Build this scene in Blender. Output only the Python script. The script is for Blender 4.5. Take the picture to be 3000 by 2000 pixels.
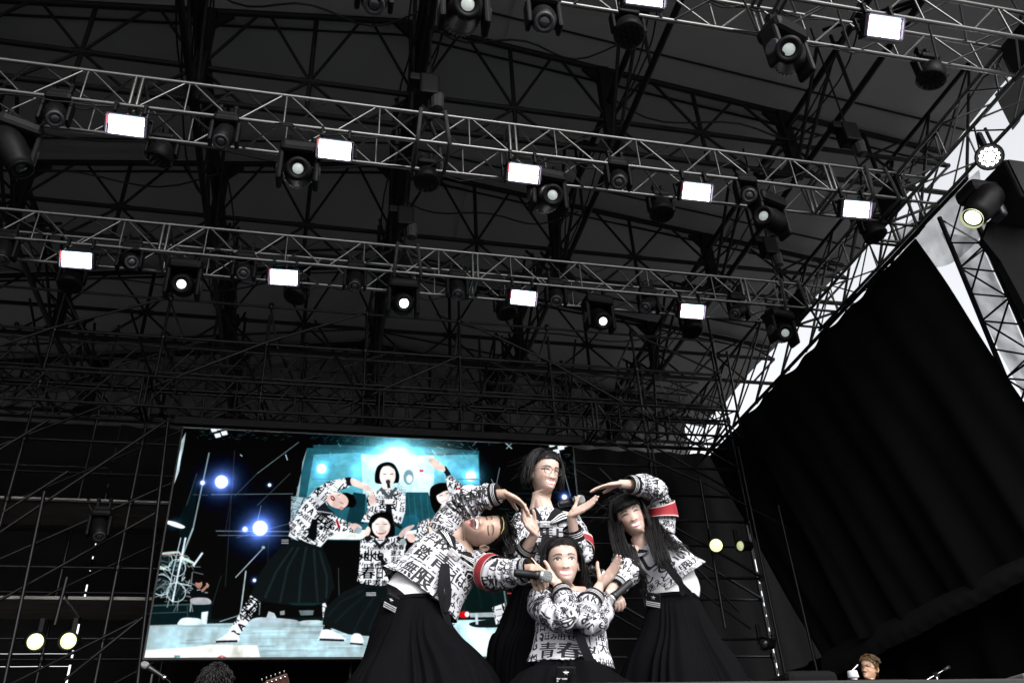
import bpy, bmesh, math, random
import numpy as np
from mathutils import Vector, Matrix, noise
for o in list(bpy.data.objects): bpy.data.objects.remove(o)
SC = bpy.context.scene; COL = SC.collection
random.seed(7); RNG = np.random.default_rng(7)
# ------------------------------------------------------------------ camera
CAMZ = 1.6                       # photographer's eye above the ground; the stage floor is 0.4 m higher
PITCH, YAW, ROLL, FPX = math.radians(32.19), math.radians(14.09), math.radians(-3.394), 2509.4
cy, sy, cp, sp = math.cos(YAW), math.sin(YAW), math.cos(PITCH), math.sin(PITCH)
FWD = np.array([sy*cp, cy*cp, sp]); _r = np.array([cy, -sy, 0.0]); _u = np.cross(_r, FWD)
RGT = math.cos(ROLL)*_r + math.sin(ROLL)*_u; UPV = -math.sin(ROLL)*_r + math.cos(ROLL)*_u
EYE = np.array([0.0, 0.0, CAMZ])
cam = bpy.data.cameras.new('camera'); camo = bpy.data.objects.new('camera', cam); COL.objects.link(camo)
cam.sensor_width = 36.0; cam.lens = 36.0*FPX/3000.0; cam.clip_start = 0.05; cam.clip_end = 3000
camo.matrix_world = Matrix(((RGT[0], UPV[0], -FWD[0], 0), (RGT[1], UPV[1], -FWD[1], 0), (RGT[2], UPV[2], -FWD[2], CAMZ), (0, 0, 0, 1)))
SC.camera = camo
# ------------------------------------------------------------------ sky, sun, exposure
SUN_EL, SUN_AZ = math.radians(36), math.radians(166)      # soft overcast sun behind the camera
w = bpy.data.worlds.new('World'); SC.world = w; w.use_nodes = True
nt = w.node_tree; nt.nodes.clear()
sky = nt.nodes.new('ShaderNodeTexSky'); sky.sky_type = 'NISHITA'; sky.sun_disc = False
sky.sun_elevation = SUN_EL; sky.sun_rotation = SUN_AZ; sky.air_density = 1.0; sky.dust_density = 3.5; sky.ozone_density = 1.0
hs = nt.nodes.new('ShaderNodeHueSaturation'); hs.inputs['Saturation'].default_value = 0.12
bg = nt.nodes.new('ShaderNodeBackground'); bg.inputs['Strength'].default_value = 0.15
wo = nt.nodes.new('ShaderNodeOutputWorld')
nt.links.new(sky.outputs[0], hs.inputs['Color']); nt.links.new(hs.outputs[0], bg.inputs[0]); nt.links.new(bg.outputs[0], wo.inputs[0])
sl = bpy.data.lights.new('sun', 'SUN'); sl.energy = 0.8; sl.angle = math.radians(25); sl.color = (1.0, .97, .92)
so = bpy.data.objects.new('sun', sl); COL.objects.link(so)
_sd = Vector((math.cos(SUN_EL)*math.sin(SUN_AZ), math.cos(SUN_EL)*math.cos(SUN_AZ), math.sin(SUN_EL)))
so.rotation_euler = _sd.to_track_quat('Z', 'Y').to_euler()
vs = SC.view_settings; vs.view_transform = 'Standard'; vs.look = 'None'; vs.gamma = 1.0; vs.use_curve_mapping = False
EXPO = 1.3; vs.exposure = EXPO; KX = 2**-EXPO      # exposed for the shaded stage; KX scales lit lamps and the screen to it
SCREEN_STR = 1.05*KX
SC.render.engine = 'CYCLES'; SC.cycles.use_denoising = True
SC.cycles.max_bounces = 6; SC.cycles.diffuse_bounces = 3; SC.cycles.glossy_bounces = 3; SC.cycles.transmission_bounces = 4
SC.cycles.transparent_max_bounces = 8; SC.cycles.sample_clamp_indirect = 4.0; SC.cycles.caustics_reflective = False; SC.cycles.caustics_refractive = False

# ------------------------------------------------------------------ helpers
def ray(x, y): return FWD*FPX + RGT*(x-1500.0) - UPV*(y-1000.0)      # photo pixel (3000x2000) -> direction
def atY(x, y, Y): d = ray(x, y); return EYE + d*(Y/d[1])
def atX(x, y, X): d = ray(x, y); return EYE + d*(X/d[0])
def atZ(x, y, Z): d = ray(x, y); return EYE + d*((Z-CAMZ)/d[2])
def zpt(zx, zy, Y): return atY(1000+zx*0.48895, 1250+zy*0.48895, Y)
def cv(r, u, t): return RGT*r + UPV*u - FWD*t                           # right, up, toward the camera
def nrm(v): v = np.asarray(v, float); return v/np.linalg.norm(v)
def lerp(a, b, t): return a+(b-a)*t

MATS = {}
def mat(name, color, rough=.6, metal=0., emit=None, estr=0., noise_amt=0., nscale=8., bump=0., bscale=60., spec=.5, sheen=0.):
    if name in MATS: return MATS[name]
    m = bpy.data.materials.new(name); m.use_nodes = True; t = m.node_tree; p = t.nodes['Principled BSDF']
    p.inputs['Base Color'].default_value = (*color, 1); p.inputs['Roughness'].default_value = rough; p.inputs['Metallic'].default_value = metal
    p.inputs['Specular IOR Level'].default_value = spec
    if sheen: p.inputs['Sheen Weight'].default_value = sheen
    if emit: p.inputs['Emission Color'].default_value = (*emit, 1); p.inputs['Emission Strength'].default_value = estr
    if noise_amt or bump:
        tc = t.nodes.new('ShaderNodeTexCoord')
    if noise_amt:
        n = t.nodes.new('ShaderNodeTexNoise'); n.inputs['Scale'].default_value = nscale; n.inputs['Detail'].default_value = 6
        t.links.new(tc.outputs['Object'], n.inputs['Vector'])
        r = t.nodes.new('ShaderNodeMapRange'); r.inputs['To Min'].default_value = 1-noise_amt; r.inputs['To Max'].default_value = 1+noise_amt
        t.links.new(n.outputs['Fac'], r.inputs['Value'])
        mx = t.nodes.new('ShaderNodeMix'); mx.data_type = 'RGBA'; mx.blend_type = 'MULTIPLY'; mx.inputs['Factor'].default_value = 1
        mx.inputs['A'].default_value = (*color, 1); t.links.new(r.outputs[0], mx.inputs['B']); t.links.new(mx.outputs['Result'], p.inputs['Base Color'])
    if bump:
        n2 = t.nodes.new('ShaderNodeTexNoise'); n2.inputs['Scale'].default_value = bscale; n2.inputs['Detail'].default_value = 4
        t.links.new(tc.outputs['Object'], n2.inputs['Vector'])
        b = t.nodes.new('ShaderNodeBump'); b.inputs['Strength'].default_value = bump; b.inputs['Distance'].default_value = .01
        t.links.new(n2.outputs['Fac'], b.inputs['Height']); t.links.new(b.outputs[0], p.inputs['Normal'])
    MATS[name] = m; return m
def img_mat(name, img, rough=.8, emit=0., sheen=0., sss=0., bump=0., bscale=300.):
    m = bpy.data.materials.new(name); m.use_nodes = True; t = m.node_tree; p = t.nodes['Principled BSDF']
    uv = t.nodes.new('ShaderNodeUVMap'); ti = t.nodes.new('ShaderNodeTexImage'); ti.image = img; ti.extension = 'REPEAT'
    t.links.new(uv.outputs[0], ti.inputs[0]); p.inputs['Roughness'].default_value = rough
    if emit:
        p.inputs['Base Color'].default_value = (.01, .01, .01, 1); t.links.new(ti.outputs[0], p.inputs['Emission Color']); p.inputs['Emission Strength'].default_value = emit
    else: t.links.new(ti.outputs[0], p.inputs['Base Color'])
    if sheen: p.inputs['Sheen Weight'].default_value = sheen
    if sss: p.inputs['Subsurface Weight'].default_value = sss; p.inputs['Subsurface Radius'].default_value = (1, .35, .2); p.inputs['Subsurface Scale'].default_value = .008
    if bump:
        tc = t.nodes.new('ShaderNodeTexCoord'); n2 = t.nodes.new('ShaderNodeTexNoise'); n2.inputs['Scale'].default_value = bscale
        t.links.new(tc.outputs['Object'], n2.inputs['Vector']); b = t.nodes.new('ShaderNodeBump'); b.inputs['Strength'].default_value = bump; b.inputs['Distance'].default_value = .004
        t.links.new(n2.outputs['Fac'], b.inputs['Height']); t.links.new(b.outputs[0], p.inputs['Normal'])
    return m
def make_img(name, arr, srgb=True):
    h, w_ = arr.shape[:2]; im = bpy.data.images.new(name, w_, h, alpha=False, float_buffer=False)
    im.colorspace_settings.name = 'sRGB' if srgb else 'Non-Color'
    px = np.ones((h, w_, 4), np.float32); px[..., :3] = np.clip(arr[::-1], 0, 1); im.pixels.foreach_set(px.ravel()); im.update(); im.pack(); return im

def tag(o, label=None, cat=None, group=None, kind=None):
    if label: o['label'] = label
    if cat: o['category'] = cat
    if group: o['group'] = group
    if kind: o['kind'] = kind
    return o
ROOTM = {}; CHD = {}
def thing(name, label, cat, loc=(0, 0, 0), group=None):
    o = bpy.data.objects.new(name, None); o.empty_display_size = .1; COL.objects.link(o); o.location = Vector([float(c) for c in loc])
    tag(o, label, cat, group); ROOTM[o.name] = Matrix.Translation(o.location); return o
def link(o, parent=None, local=False):
    COL.objects.link(o)
    if parent is not None:
        o.parent = parent; CHD.setdefault(parent.name, []).append(o)
        if not local:
            if parent.name in ROOTM: o.matrix_parent_inverse = ROOTM[parent.name].inverted()   # parts themselves sit at the world origin
    return o
def mesh(name, verts, faces, mats, parent=None, uv=None, smooth=True, mi=None, local=False):
    me = bpy.data.meshes.new(name); me.from_pydata([tuple(map(float, v)) for v in verts], [], [tuple(map(int, f)) for f in faces])
    for m in (mats if isinstance(mats, (list, tuple)) else [mats]): me.materials.append(m)
    if smooth: me.polygons.foreach_set('use_smooth', np.ones(len(me.polygons), bool))
    if mi is not None: me.polygons.foreach_set('material_index', np.asarray(mi, np.int32))
    if uv is not None:
        ul = me.uv_layers.new(name='UVMap'); li = np.empty(len(me.loops), np.int32); me.loops.foreach_get('vertex_index', li)
        ul.data.foreach_set('uv', np.asarray(uv, np.float32)[li].ravel())
    me.update(); o = bpy.data.objects.new(name, me); return link(o, parent, local)
CYL = {}
def rod(name, p0, p1, r, m, parent=None, n=8, local=False):
    key = (m.name, n)
    if key not in CYL:
        me = bpy.data.meshes.new('rod'); a = [2*math.pi*i/n for i in range(n)]
        v = [(math.cos(t), math.sin(t), 0) for t in a]+[(math.cos(t), math.sin(t), 1) for t in a]
        f = [(i, (i+1) % n, n+(i+1) % n, n+i) for i in range(n)]+[tuple(range(n-1, -1, -1)), tuple(range(n, 2*n))]
        me.from_pydata(v, [], f); me.polygons.foreach_set('use_smooth', [True]*n+[False]*2); me.materials.append(m); CYL[key] = me
    o = bpy.data.objects.new(name, CYL[key]); p0 = Vector(p0); d = Vector(p1)-p0; L = d.length
    M = Matrix.Translation(p0) @ d.to_track_quat('Z', 'Y').to_matrix().to_4x4() @ Matrix.Diagonal((r, r, L, 1)); link(o, parent, local); o.matrix_basis = M; return o
def grid_faces(rows, cols, wrap=True, off=0):
    f = []
    for i in range(rows-1):
        for j in range(cols if wrap else cols-1):
            a = off+i*cols+j; b = off+i*cols+(j+1) % cols; f.append((a, b, b+cols, a+cols))
    return f
class MB:
    def __init__(s): s.v = []; s.f = []; s.m = []
    def add(s, v, f, m=0):
        o = len(s.v); s.v += [tuple(map(float, p)) for p in v]; s.f += [tuple(i+o for i in q) for q in f]; s.m += [m]*len(f); return s
    def box(s, c, sx, sy_, sz, m=0, R=None, bev=0.):
        bm = bmesh.new(); bmesh.ops.create_cube(bm, size=1); bmesh.ops.scale(bm, vec=(sx, sy_, sz), verts=bm.verts)
        if bev: bmesh.ops.bevel(bm, geom=bm.edges[:], offset=bev, segments=2, affect='EDGES', profile=.5)
        M = np.array(R) if R is not None else np.eye(3)
        v = [np.asarray(c)+M@np.array(p.co) for p in bm.verts]; f = [[q.index for q in fc.verts] for fc in bm.faces]; bm.free(); return s.add(v, f, m)
    def tube(s, pts, r, n=8, m=0, cap=True):
        v, f = capsule(pts, r if hasattr(r, '__len__') else [r]*len(pts), n, cap); return s.add(v, f, m)
    def lathe(s, c, axis, prof, n=16, m=0):           # prof: (radius, distance along axis)
        ax = nrm(axis); t = nrm(np.cross(ax, [0, 0, 1] if abs(ax[2]) < .9 else [1, 0, 0])); b = np.cross(ax, t); v = []
        for r, h in prof:
            for k in range(n): a = 2*math.pi*k/n; v.append(np.asarray(c)+ax*h+(t*math.cos(a)+b*math.sin(a))*r)
        f = grid_faces(len(prof), n)
        if prof[0][0] > 1e-6: f.append(tuple(range(n-1, -1, -1)))
        if prof[-1][0] > 1e-6: f.append(tuple((len(prof)-1)*n+k for k in range(n)))
        return s.add(v, f, m)
    def build(s, name, mats, parent=None, smooth=False, local=False): return mesh(name, s.v, s.f, mats, parent, None, smooth, s.m, local)
def capsule(pts, rad, n=10, cap=True):
    P = np.array(pts, float); k = len(P); v = []; T = np.gradient(P, axis=0); ref = None
    for i in range(k):
        t = nrm(T[i])
        if ref is None: ref = nrm(np.cross(t, [0, 0, 1] if abs(t[2]) < .9 else [1, 0, 0]))
        a = nrm(ref-t*np.dot(ref, t)); b = np.cross(t, a); ref = a
        for j in range(n): q = 2*math.pi*j/n; v.append(P[i]+(a*math.cos(q)+b*math.sin(q))*rad[i])
    f = grid_faces(k, n)
    if cap:
        v.append(P[0]-nrm(T[0])*rad[0]*.7); v.append(P[-1]+nrm(T[-1])*rad[-1]*.7); A = len(v)-2
        f += [(A, (j+1) % n, j) for j in range(n)]+[(A+1, (k-1)*n+j, (k-1)*n+(j+1) % n) for j in range(n)]
    return v, f
def crom(A, t):                                       # Catmull-Rom through the rows of A at parameters t in 0..1
    A = np.asarray(A, float); k = len(A); x = np.clip(np.asarray(t, float), 0, 1)*(k-1); i = np.minimum(x.astype(int), k-2); f = (x-i)
    if A.ndim > 1: f = f[:, None]
    p1, p2 = A[i], A[i+1]; p0 = np.where((i > 0)[:, None] if A.ndim > 1 else i > 0, A[np.maximum(i-1, 0)], 2*p1-p2); p3 = np.where((i < k-2)[:, None] if A.ndim > 1 else i < k-2, A[np.minimum(i+2, k-1)], 2*p2-p1)
    return .5*(2*p1+(p2-p0)*f+(2*p0-5*p1+4*p2-p3)*f*f+(3*p1-3*p2+p3-p0)*f**3)
def bez(p, n=12):                                     # smooth polyline through points
    return crom(np.array(p, float), np.linspace(0, 1, n))
def copy_tree(o, parent=None):
    c = o.copy(); COL.objects.link(c)
    if parent is not None: c.parent = parent; CHD.setdefault(parent.name, []).append(c)
    for ch in CHD.get(o.name, []): copy_tree(ch, c)
    return c
M_BLK = mat('black_paint', (.010, .010, .011), .5, spec=.25); M_BLKR = mat('black_matte', (.007, .007, .008), .85, noise_amt=.3, spec=.1)
# ------------------------------------------------------------------ print and picture rasters (generated in memory)
GLY = {}; GR = 128
def load_glyphs(chars):
    cu = bpy.data.curves.new('t', 'FONT'); ob = bpy.data.objects.new('t', cu); COL.objects.link(ob)
    for ch in sorted(set(chars)):
        cu.body = ch; dg = bpy.context.evaluated_depsgraph_get(); dg.update(); me = bpy.data.meshes.new_from_object(ob.evaluated_get(dg))
        n = len(me.vertices)
        if n == 0: bpy.data.meshes.remove(me); continue
        co = np.empty(n*3, np.float32); me.vertices.foreach_get('co', co); co = co.reshape(-1, 3)[:, :2]
        me.calc_loop_triangles(); tr = np.empty(len(me.loop_triangles)*3, np.int32); me.loop_triangles.foreach_get('vertices', tr); tr = tr.reshape(-1, 3)
        wch = .5*(co[:, 0].min()+co[:, 0].max()); co = (co-[wch-.5, -.12])*GR; g = np.zeros((GR, GR), bool)
        for a, b, c in co[tr]:
            x0, x1 = int(max(0, min(a[0], b[0], c[0])-1)), int(min(GR-1, max(a[0], b[0], c[0])+1)); y0, y1 = int(max(0, min(a[1], b[1], c[1])-1)), int(min(GR-1, max(a[1], b[1], c[1])+1))
            X, Y = np.meshgrid(np.arange(x0, x1+1)+.5, np.arange(y0, y1+1)+.5); d = (b[0]-a[0])*(c[1]-a[1])-(b[1]-a[1])*(c[0]-a[0])
            if abs(d) < 1e-9 or X.size == 0: continue
            l = ((b[0]-X)*(c[1]-Y)-(b[1]-Y)*(c[0]-X))/d; m_ = ((c[0]-X)*(a[1]-Y)-(c[1]-Y)*(a[0]-X))/d
            g[y0:y1+1, x0:x1+1] |= (l >= -1e-4) & (m_ >= -1e-4) & (l+m_ <= 1.0001)
        h = g.copy()
        for s in range(1, 10): h[:, s:] |= g[:, :-s]                     # heavier verticals than horizontals, like the brush print
        h[2:] |= h[:-2].copy()
        GLY[ch] = h[::-1].astype(np.float32)                              # row 0 = top
        bpy.data.meshes.remove(me)
    bpy.data.objects.remove(ob); bpy.data.curves.remove(cu)
def stamp(img, ch, cx, cy_, size, ang=0., sx=1., val=0., wrap=True):
    if ch not in GLY: return
    g = GLY[ch]; h, w_ = img.shape[:2]; R = int(size*max(sx, 1)*.75)+2; Y, X = np.mgrid[-R:R+1, -R:R+1]; c, s = math.cos(ang), math.sin(ang)
    u = (c*X+s*Y)/(size*sx)+.5; v = (-s*X+c*Y)/size+.5; ok = (u > 0) & (u < 1) & (v > 0) & (v < 1)
    mk = np.zeros(u.shape, np.float32); mk[ok] = g[np.clip((v[ok]*GR).astype(int), 0, GR-1), np.clip((u[ok]*GR).astype(int), 0, GR-1)]
    yy = (Y+int(cy_)); xx = (X+int(cx)); 
    if wrap: yy %= h; xx %= w_; k = mk > .5
    else: k = (mk > .5) & (yy >= 0) & (yy < h) & (xx >= 0) & (xx < w_)
    img[yy[k], xx[k]] = val
def words(img, txt, x, y, size, ang=0., vert=False, sx=1., val=0., gap=.98, wrap=True):
    for i, ch in enumerate(txt):
        d = i*size*gap*(1 if vert else sx); dx, dy = (0, d) if vert else (d, 0); c, s = math.cos(ang), math.sin(ang)
        a = ang
        if vert and ch == 'ー': a += math.pi/2
        stamp(img, ch, x+c*dx-s*dy, y+s*dx+c*dy, size, a, sx, val, wrap)
PHR = ['青春', '個性や自', '学校', '踏み出し', 'はみ出せ、', '日本代表', 'のリーダー', '無限大', 'まず', '迷え', 'ど進', 'そが青', '出していい', 'しょ', 'よう']
load_glyphs(''.join(PHR)+'AKKOATARASHIGMでは校舞')
TS = 1024
def make_tile(seed):
    r = random.Random(seed); im = np.ones((TS, TS), np.float32); y = 0
    while y < TS:
        h = r.choice([52, 70, 86, 104, 150]); x = r.randint(-60, 0)
        while x < TS:
            q = r.random()
            if q < .22:                                                   # two small lines
                t1, t2 = r.choice(PHR), r.choice(PHR); s = h*.5
                words(im, t1, x+s/2, y+s/2, s, 0, False, .95); words(im, t2, x+s/2, y+s*1.5, s, 0, False, .95); x += int(s*max(len(t1), len(t2)))+4
            elif q < .32:
                t = r.choice(['AKKO', 'ATARAS', 'GAKKO', 'HSARAT']); s = h*.8; words(im, t, x+s*.4, y+h*.5, s, r.choice([0, .25, -.2]), False, .8, gap=.85); x += int(s*.62*len(t))+8
            elif q < .5:                                                  # turned block
                t = r.choice(PHR)[:3]; words(im, t, x+h*.5, y+h*.5, h*.95, r.choice([math.pi/2, -math.pi/2, .5, -.5]), False, 1.); x += int(h*1.15)
            else:
                t = r.choice(PHR); sx = r.choice([.7, .85, 1., 1.15]); words(im, t, x+h*sx/2, y+h*.5, h, 0, False, sx); x += int(h*sx*len(t)*.98)+4
        y += h
    return im
TILE = make_tile(3)
def soft(a, n=1):
    for _ in range(n):
        a = (a+np.roll(a, 1, 0)+np.roll(a, -1, 0)+np.roll(a, 1, 1)+np.roll(a, -1, 1))/5
    return a
def cloth_img(name, mono):
    g = soft(mono)[..., None]; lo, hi = np.array([.075, .073, .085]), np.array([.715, .715, .74]); return make_img(name, lo+(hi-lo)*g)
IMG_TILE = cloth_img('lyric print', TILE)
MPX = TS/.56                                         # pixels per metre of cloth
def torso_img(name, items, seed):
    a = np.roll(make_tile(seed), (seed*97) % TS, 1)
    for txt, x, y, size, ang, vert, sx, clear in items:                   # metres from front centre / from the hem
        X, Y, S = TS/2+x*MPX, TS-y*MPX, size*MPX
        if clear:
            n = len(txt); L = S*(n if vert else n*sx)
            x0, x1, y0, y1 = (X-S*.55*sx, X+S*.55*sx, Y-S*.55, Y-S*.55+L*1.02) if vert else (X-S*.55*sx, X-S*.55*sx+L*1.03, Y-S*.55, Y+S*.55)
            if abs(ang) < .05: a[max(0, int(y0)):max(0, int(y1)), max(0, int(x0)):max(0, int(x1))] = 1
        words(a, txt, X, Y, S, ang, vert, sx, wrap=False)
    return cloth_img(name, a)
# ------------------------------------------------------------------ picture helpers
class Pic:
    def __init__(s, w_, h, tf): s.a = np.zeros((h, w_, 3), np.float32); s.w = w_; s.h = h; s.tf = tf; s.Y, s.X = np.mgrid[0:h, 0:w_]+.5
    def mask(s, pts):
        P = np.array([s.tf(*p) for p in pts]); x0, y0 = np.maximum(np.floor(P.min(0)).astype(int)-1, 0); x1, y1 = np.ceil(P.max(0)).astype(int)+2
        x1 = min(x1, s.w); y1 = min(y1, s.h)
        if x1 <= x0 or y1 <= y0: return None
        acc = np.zeros((y1-y0, x1-x0), np.float32)
        for oy in (.25, .75):
            for ox in (.25, .75):
                X = s.X[y0:y1, x0:x1]-.5+ox; Y = s.Y[y0:y1, x0:x1]-.5+oy; ins = np.zeros(X.shape, bool)
                for (ax, ay), (bx, by) in zip(P, np.roll(P, -1, 0)):
                    if ay == by: continue
                    ins ^= ((ay > Y) != (by > Y)) & (X < (bx-ax)*(Y-ay)/(by-ay)+ax)
                acc += ins*.25
        return (slice(y0, y1), slice(x0, x1)), acc
    def poly(s, pts, col, al=1., sm=False, tex=None):
        if sm: pts = closed_smooth(pts)
        r = s.mask(pts)
        if r is None: return
        sl_, m = r; m = m[..., None]*al; c = np.array(col, np.float32)
        if tex is not None:
            ang, sc, dk = tex; X = s.X[sl_]; Y = s.Y[sl_]; u = (X*math.cos(ang)+Y*math.sin(ang))*sc; v = (-X*math.sin(ang)+Y*math.cos(ang))*sc
            t = TILE[(v.astype(int)) % TS, (u.astype(int)) % TS][..., None]; c = np.array(dk, np.float32)*(1-t)+c*t
        s.a[sl_] = s.a[sl_]*(1-m)+c*m
    def ell(s, x, y, rx, ry, col, ang=0., al=1.):
        t = np.linspace(0, 2*math.pi, 28, endpoint=False); c, q = math.cos(ang), math.sin(ang)
        s.poly([(x+rx*math.cos(k)*c-ry*math.sin(k)*q, y+rx*math.cos(k)*q+ry*math.sin(k)*c) for k in t], col, al)
    def line(s, x0, y0, x1, y1, wd, col, al=1.):
        d = math.hypot(x1-x0, y1-y0) or 1; nx, ny = -(y1-y0)/d*wd/2, (x1-x0)/d*wd/2; s.poly([(x0+nx, y0+ny), (x1+nx, y1+ny), (x1-nx, y1-ny), (x0-nx, y0-ny)], col, al)
    def glow(s, x, y, r, col, k=1., p=2.):
        X, Y = s.tf(x, y); X2, _ = s.tf(x+r, y); R = abs(X2-X); d2 = ((s.X-X)**2+(s.Y-Y)**2)/(R*R); s.a += (k/(1+d2*4)**p)[..., None]*np.array(col, np.float32)
def closed_smooth(pts, k=5):
    P = np.array(pts, float); n = len(P); out = []
    for i in range(n):
        p0, p1, p2, p3 = P[i-1], P[i], P[(i+1) % n], P[(i+2) % n]
        for j in range(k):
            f = j/k; out.append(.5*(2*p1+(p2-p0)*f+(2*p0-5*p1+4*p2-p3)*f*f+(3*p1-3*p2+p3-p0)*f**3))
    return out
# ------------------------------------------------------------------ face skin
def face_img(name, skin, brow=(.05, .035, .03), lip=(.60, .20, .20), smile='grin', open_=.012, eye='smile', redden=.10, lipw=.028, my=-.069):
    N = 384; a = np.zeros((N, N, 3), np.float32); Y, X = np.mgrid[0:N, 0:N]; x = ((X+.5)/N-.5)*.18; z = (.5-(Y+.5)/N)*.26
    sk = np.array(skin, np.float32); a[:] = sk
    n1 = soft(RNG.random((N, N)).astype(np.float32), 6)-.5; a *= (1+n1*.12)[..., None]
    ax = np.abs(x)
    def bl(m, c, al=1.): m = np.clip(m, 0, 1)[..., None]*al; a[:] = a*(1-m)+np.array(c, np.float32)*m
    def sm(d, e=.0012): return np.clip(.5-d/e/2, 0, 1)
    ck = np.exp(-((ax-.046)/.02)**2-((z+.03)/.02)**2); bl(ck, sk*np.array([1., .72, .70]), .45*redden/.1)
    ns = np.exp(-(x/.014)**2-((z+.036)/.013)**2); bl(ns, sk*np.array([1., .78, .74]), .35)
    # brows
    t = np.clip((ax-.014)/.042, 0, 1); zb = .0225+.007*np.sin(t*2.6)-.005*t; th = .0038*(1-t*.6)+.001
    bl(sm(np.abs(z-zb)-th, .002)*((ax > .014) & (ax < .056)), brow, .95)
    # eyes, with a painted catchlight and painted lid-crease shade
    ex = (ax-.0355)/.0190; inn = np.clip(1-ex**2, 0, 1)
    if eye == 'smile': up, lo = .0035+.0054*inn, .0035+.0006*inn
    elif eye == 'open': up, lo = .002+.0078*inn, .002-.0046*inn
    else: up, lo = .001-.003*inn+.0008, .001-.003*inn-.0008                  # shut
    zz = z-.001*ex; ins = sm(np.maximum(zz-up, lo-zz), .001)*(np.abs(ex) < 1)
    if eye != 'shut':
        bl(ins, (.80, .76, .74)); ir = np.hypot(ax-.0350, zz-.0040); bl(ins*sm(ir-.0074, .001), (.05, .03, .022)); bl(ins*sm(np.hypot(ax-.0325, zz-.0065)-.0013, .001), (.9, .9, .9))
    bl(sm(np.abs(zz-up-.0004)-.0037, .001)*(np.abs(ex) < 1.04), (.03, .022, .02), .95)
    bl(sm(np.abs(zz-lo)-.0008, .001)*(np.abs(ex) < .95), (.16, .09, .075), .7)
    bl(sm(np.abs(zz-up-.0052)-.0005, .0012)*(np.abs(ex) < .95), sk*.62, .55)
    # nostrils: shade of the hollows painted into the skin
    bl(sm(np.hypot((ax-.0095)/1.6, z+.0460)-.0026, .0015), sk*.25, .85)
    # mouth
    mxn = x/lipw; m2 = np.clip(1-mxn**2, 0, 1); c = my+.0115*(mxn**2) if smile != 'laugh' else my+.004*mxn**2
    topz = c+open_*.42*m2; botz = c-open_*.9*m2**.7
    lipout = sm(np.maximum(z-(topz+.0066*m2**.6), (botz-.0105*m2**.7)-z), .0012)*(np.abs(mxn) < 1.04); bl(lipout, lip)
    cav = sm(np.maximum(z-topz, botz-z), .001)*(np.abs(mxn) < 1); bl(cav, (.07, .018, .018))
    tb = topz-(min(open_*.95, .0125) if smile == 'laugh' else open_*1.12)*m2**.5; teeth = cav*sm(tb-z, .0012)*(np.abs(mxn) < .9); bl(teeth, (.80, .78, .73))
    gaps = np.abs(((x/.0078) % 1)-.5) > .46; bl(teeth*gaps, (.55, .48, .42), .5)
    if smile == 'laugh': bl(cav*sm(np.hypot(x/1.6, z-botz-.002)-.007, .003), (.55, .2, .2), .8)
    # smile folds, their crease shade painted as darker skin
    fx = .0260+.014*np.clip((-.03-z)/.04, 0, 1); bl(sm(np.abs(ax-fx)-.0006, .0018)*((z < -.034) & (z > -.066)), sk*.6, .5)
    return make_img(name, a**(1/2.2))
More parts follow.
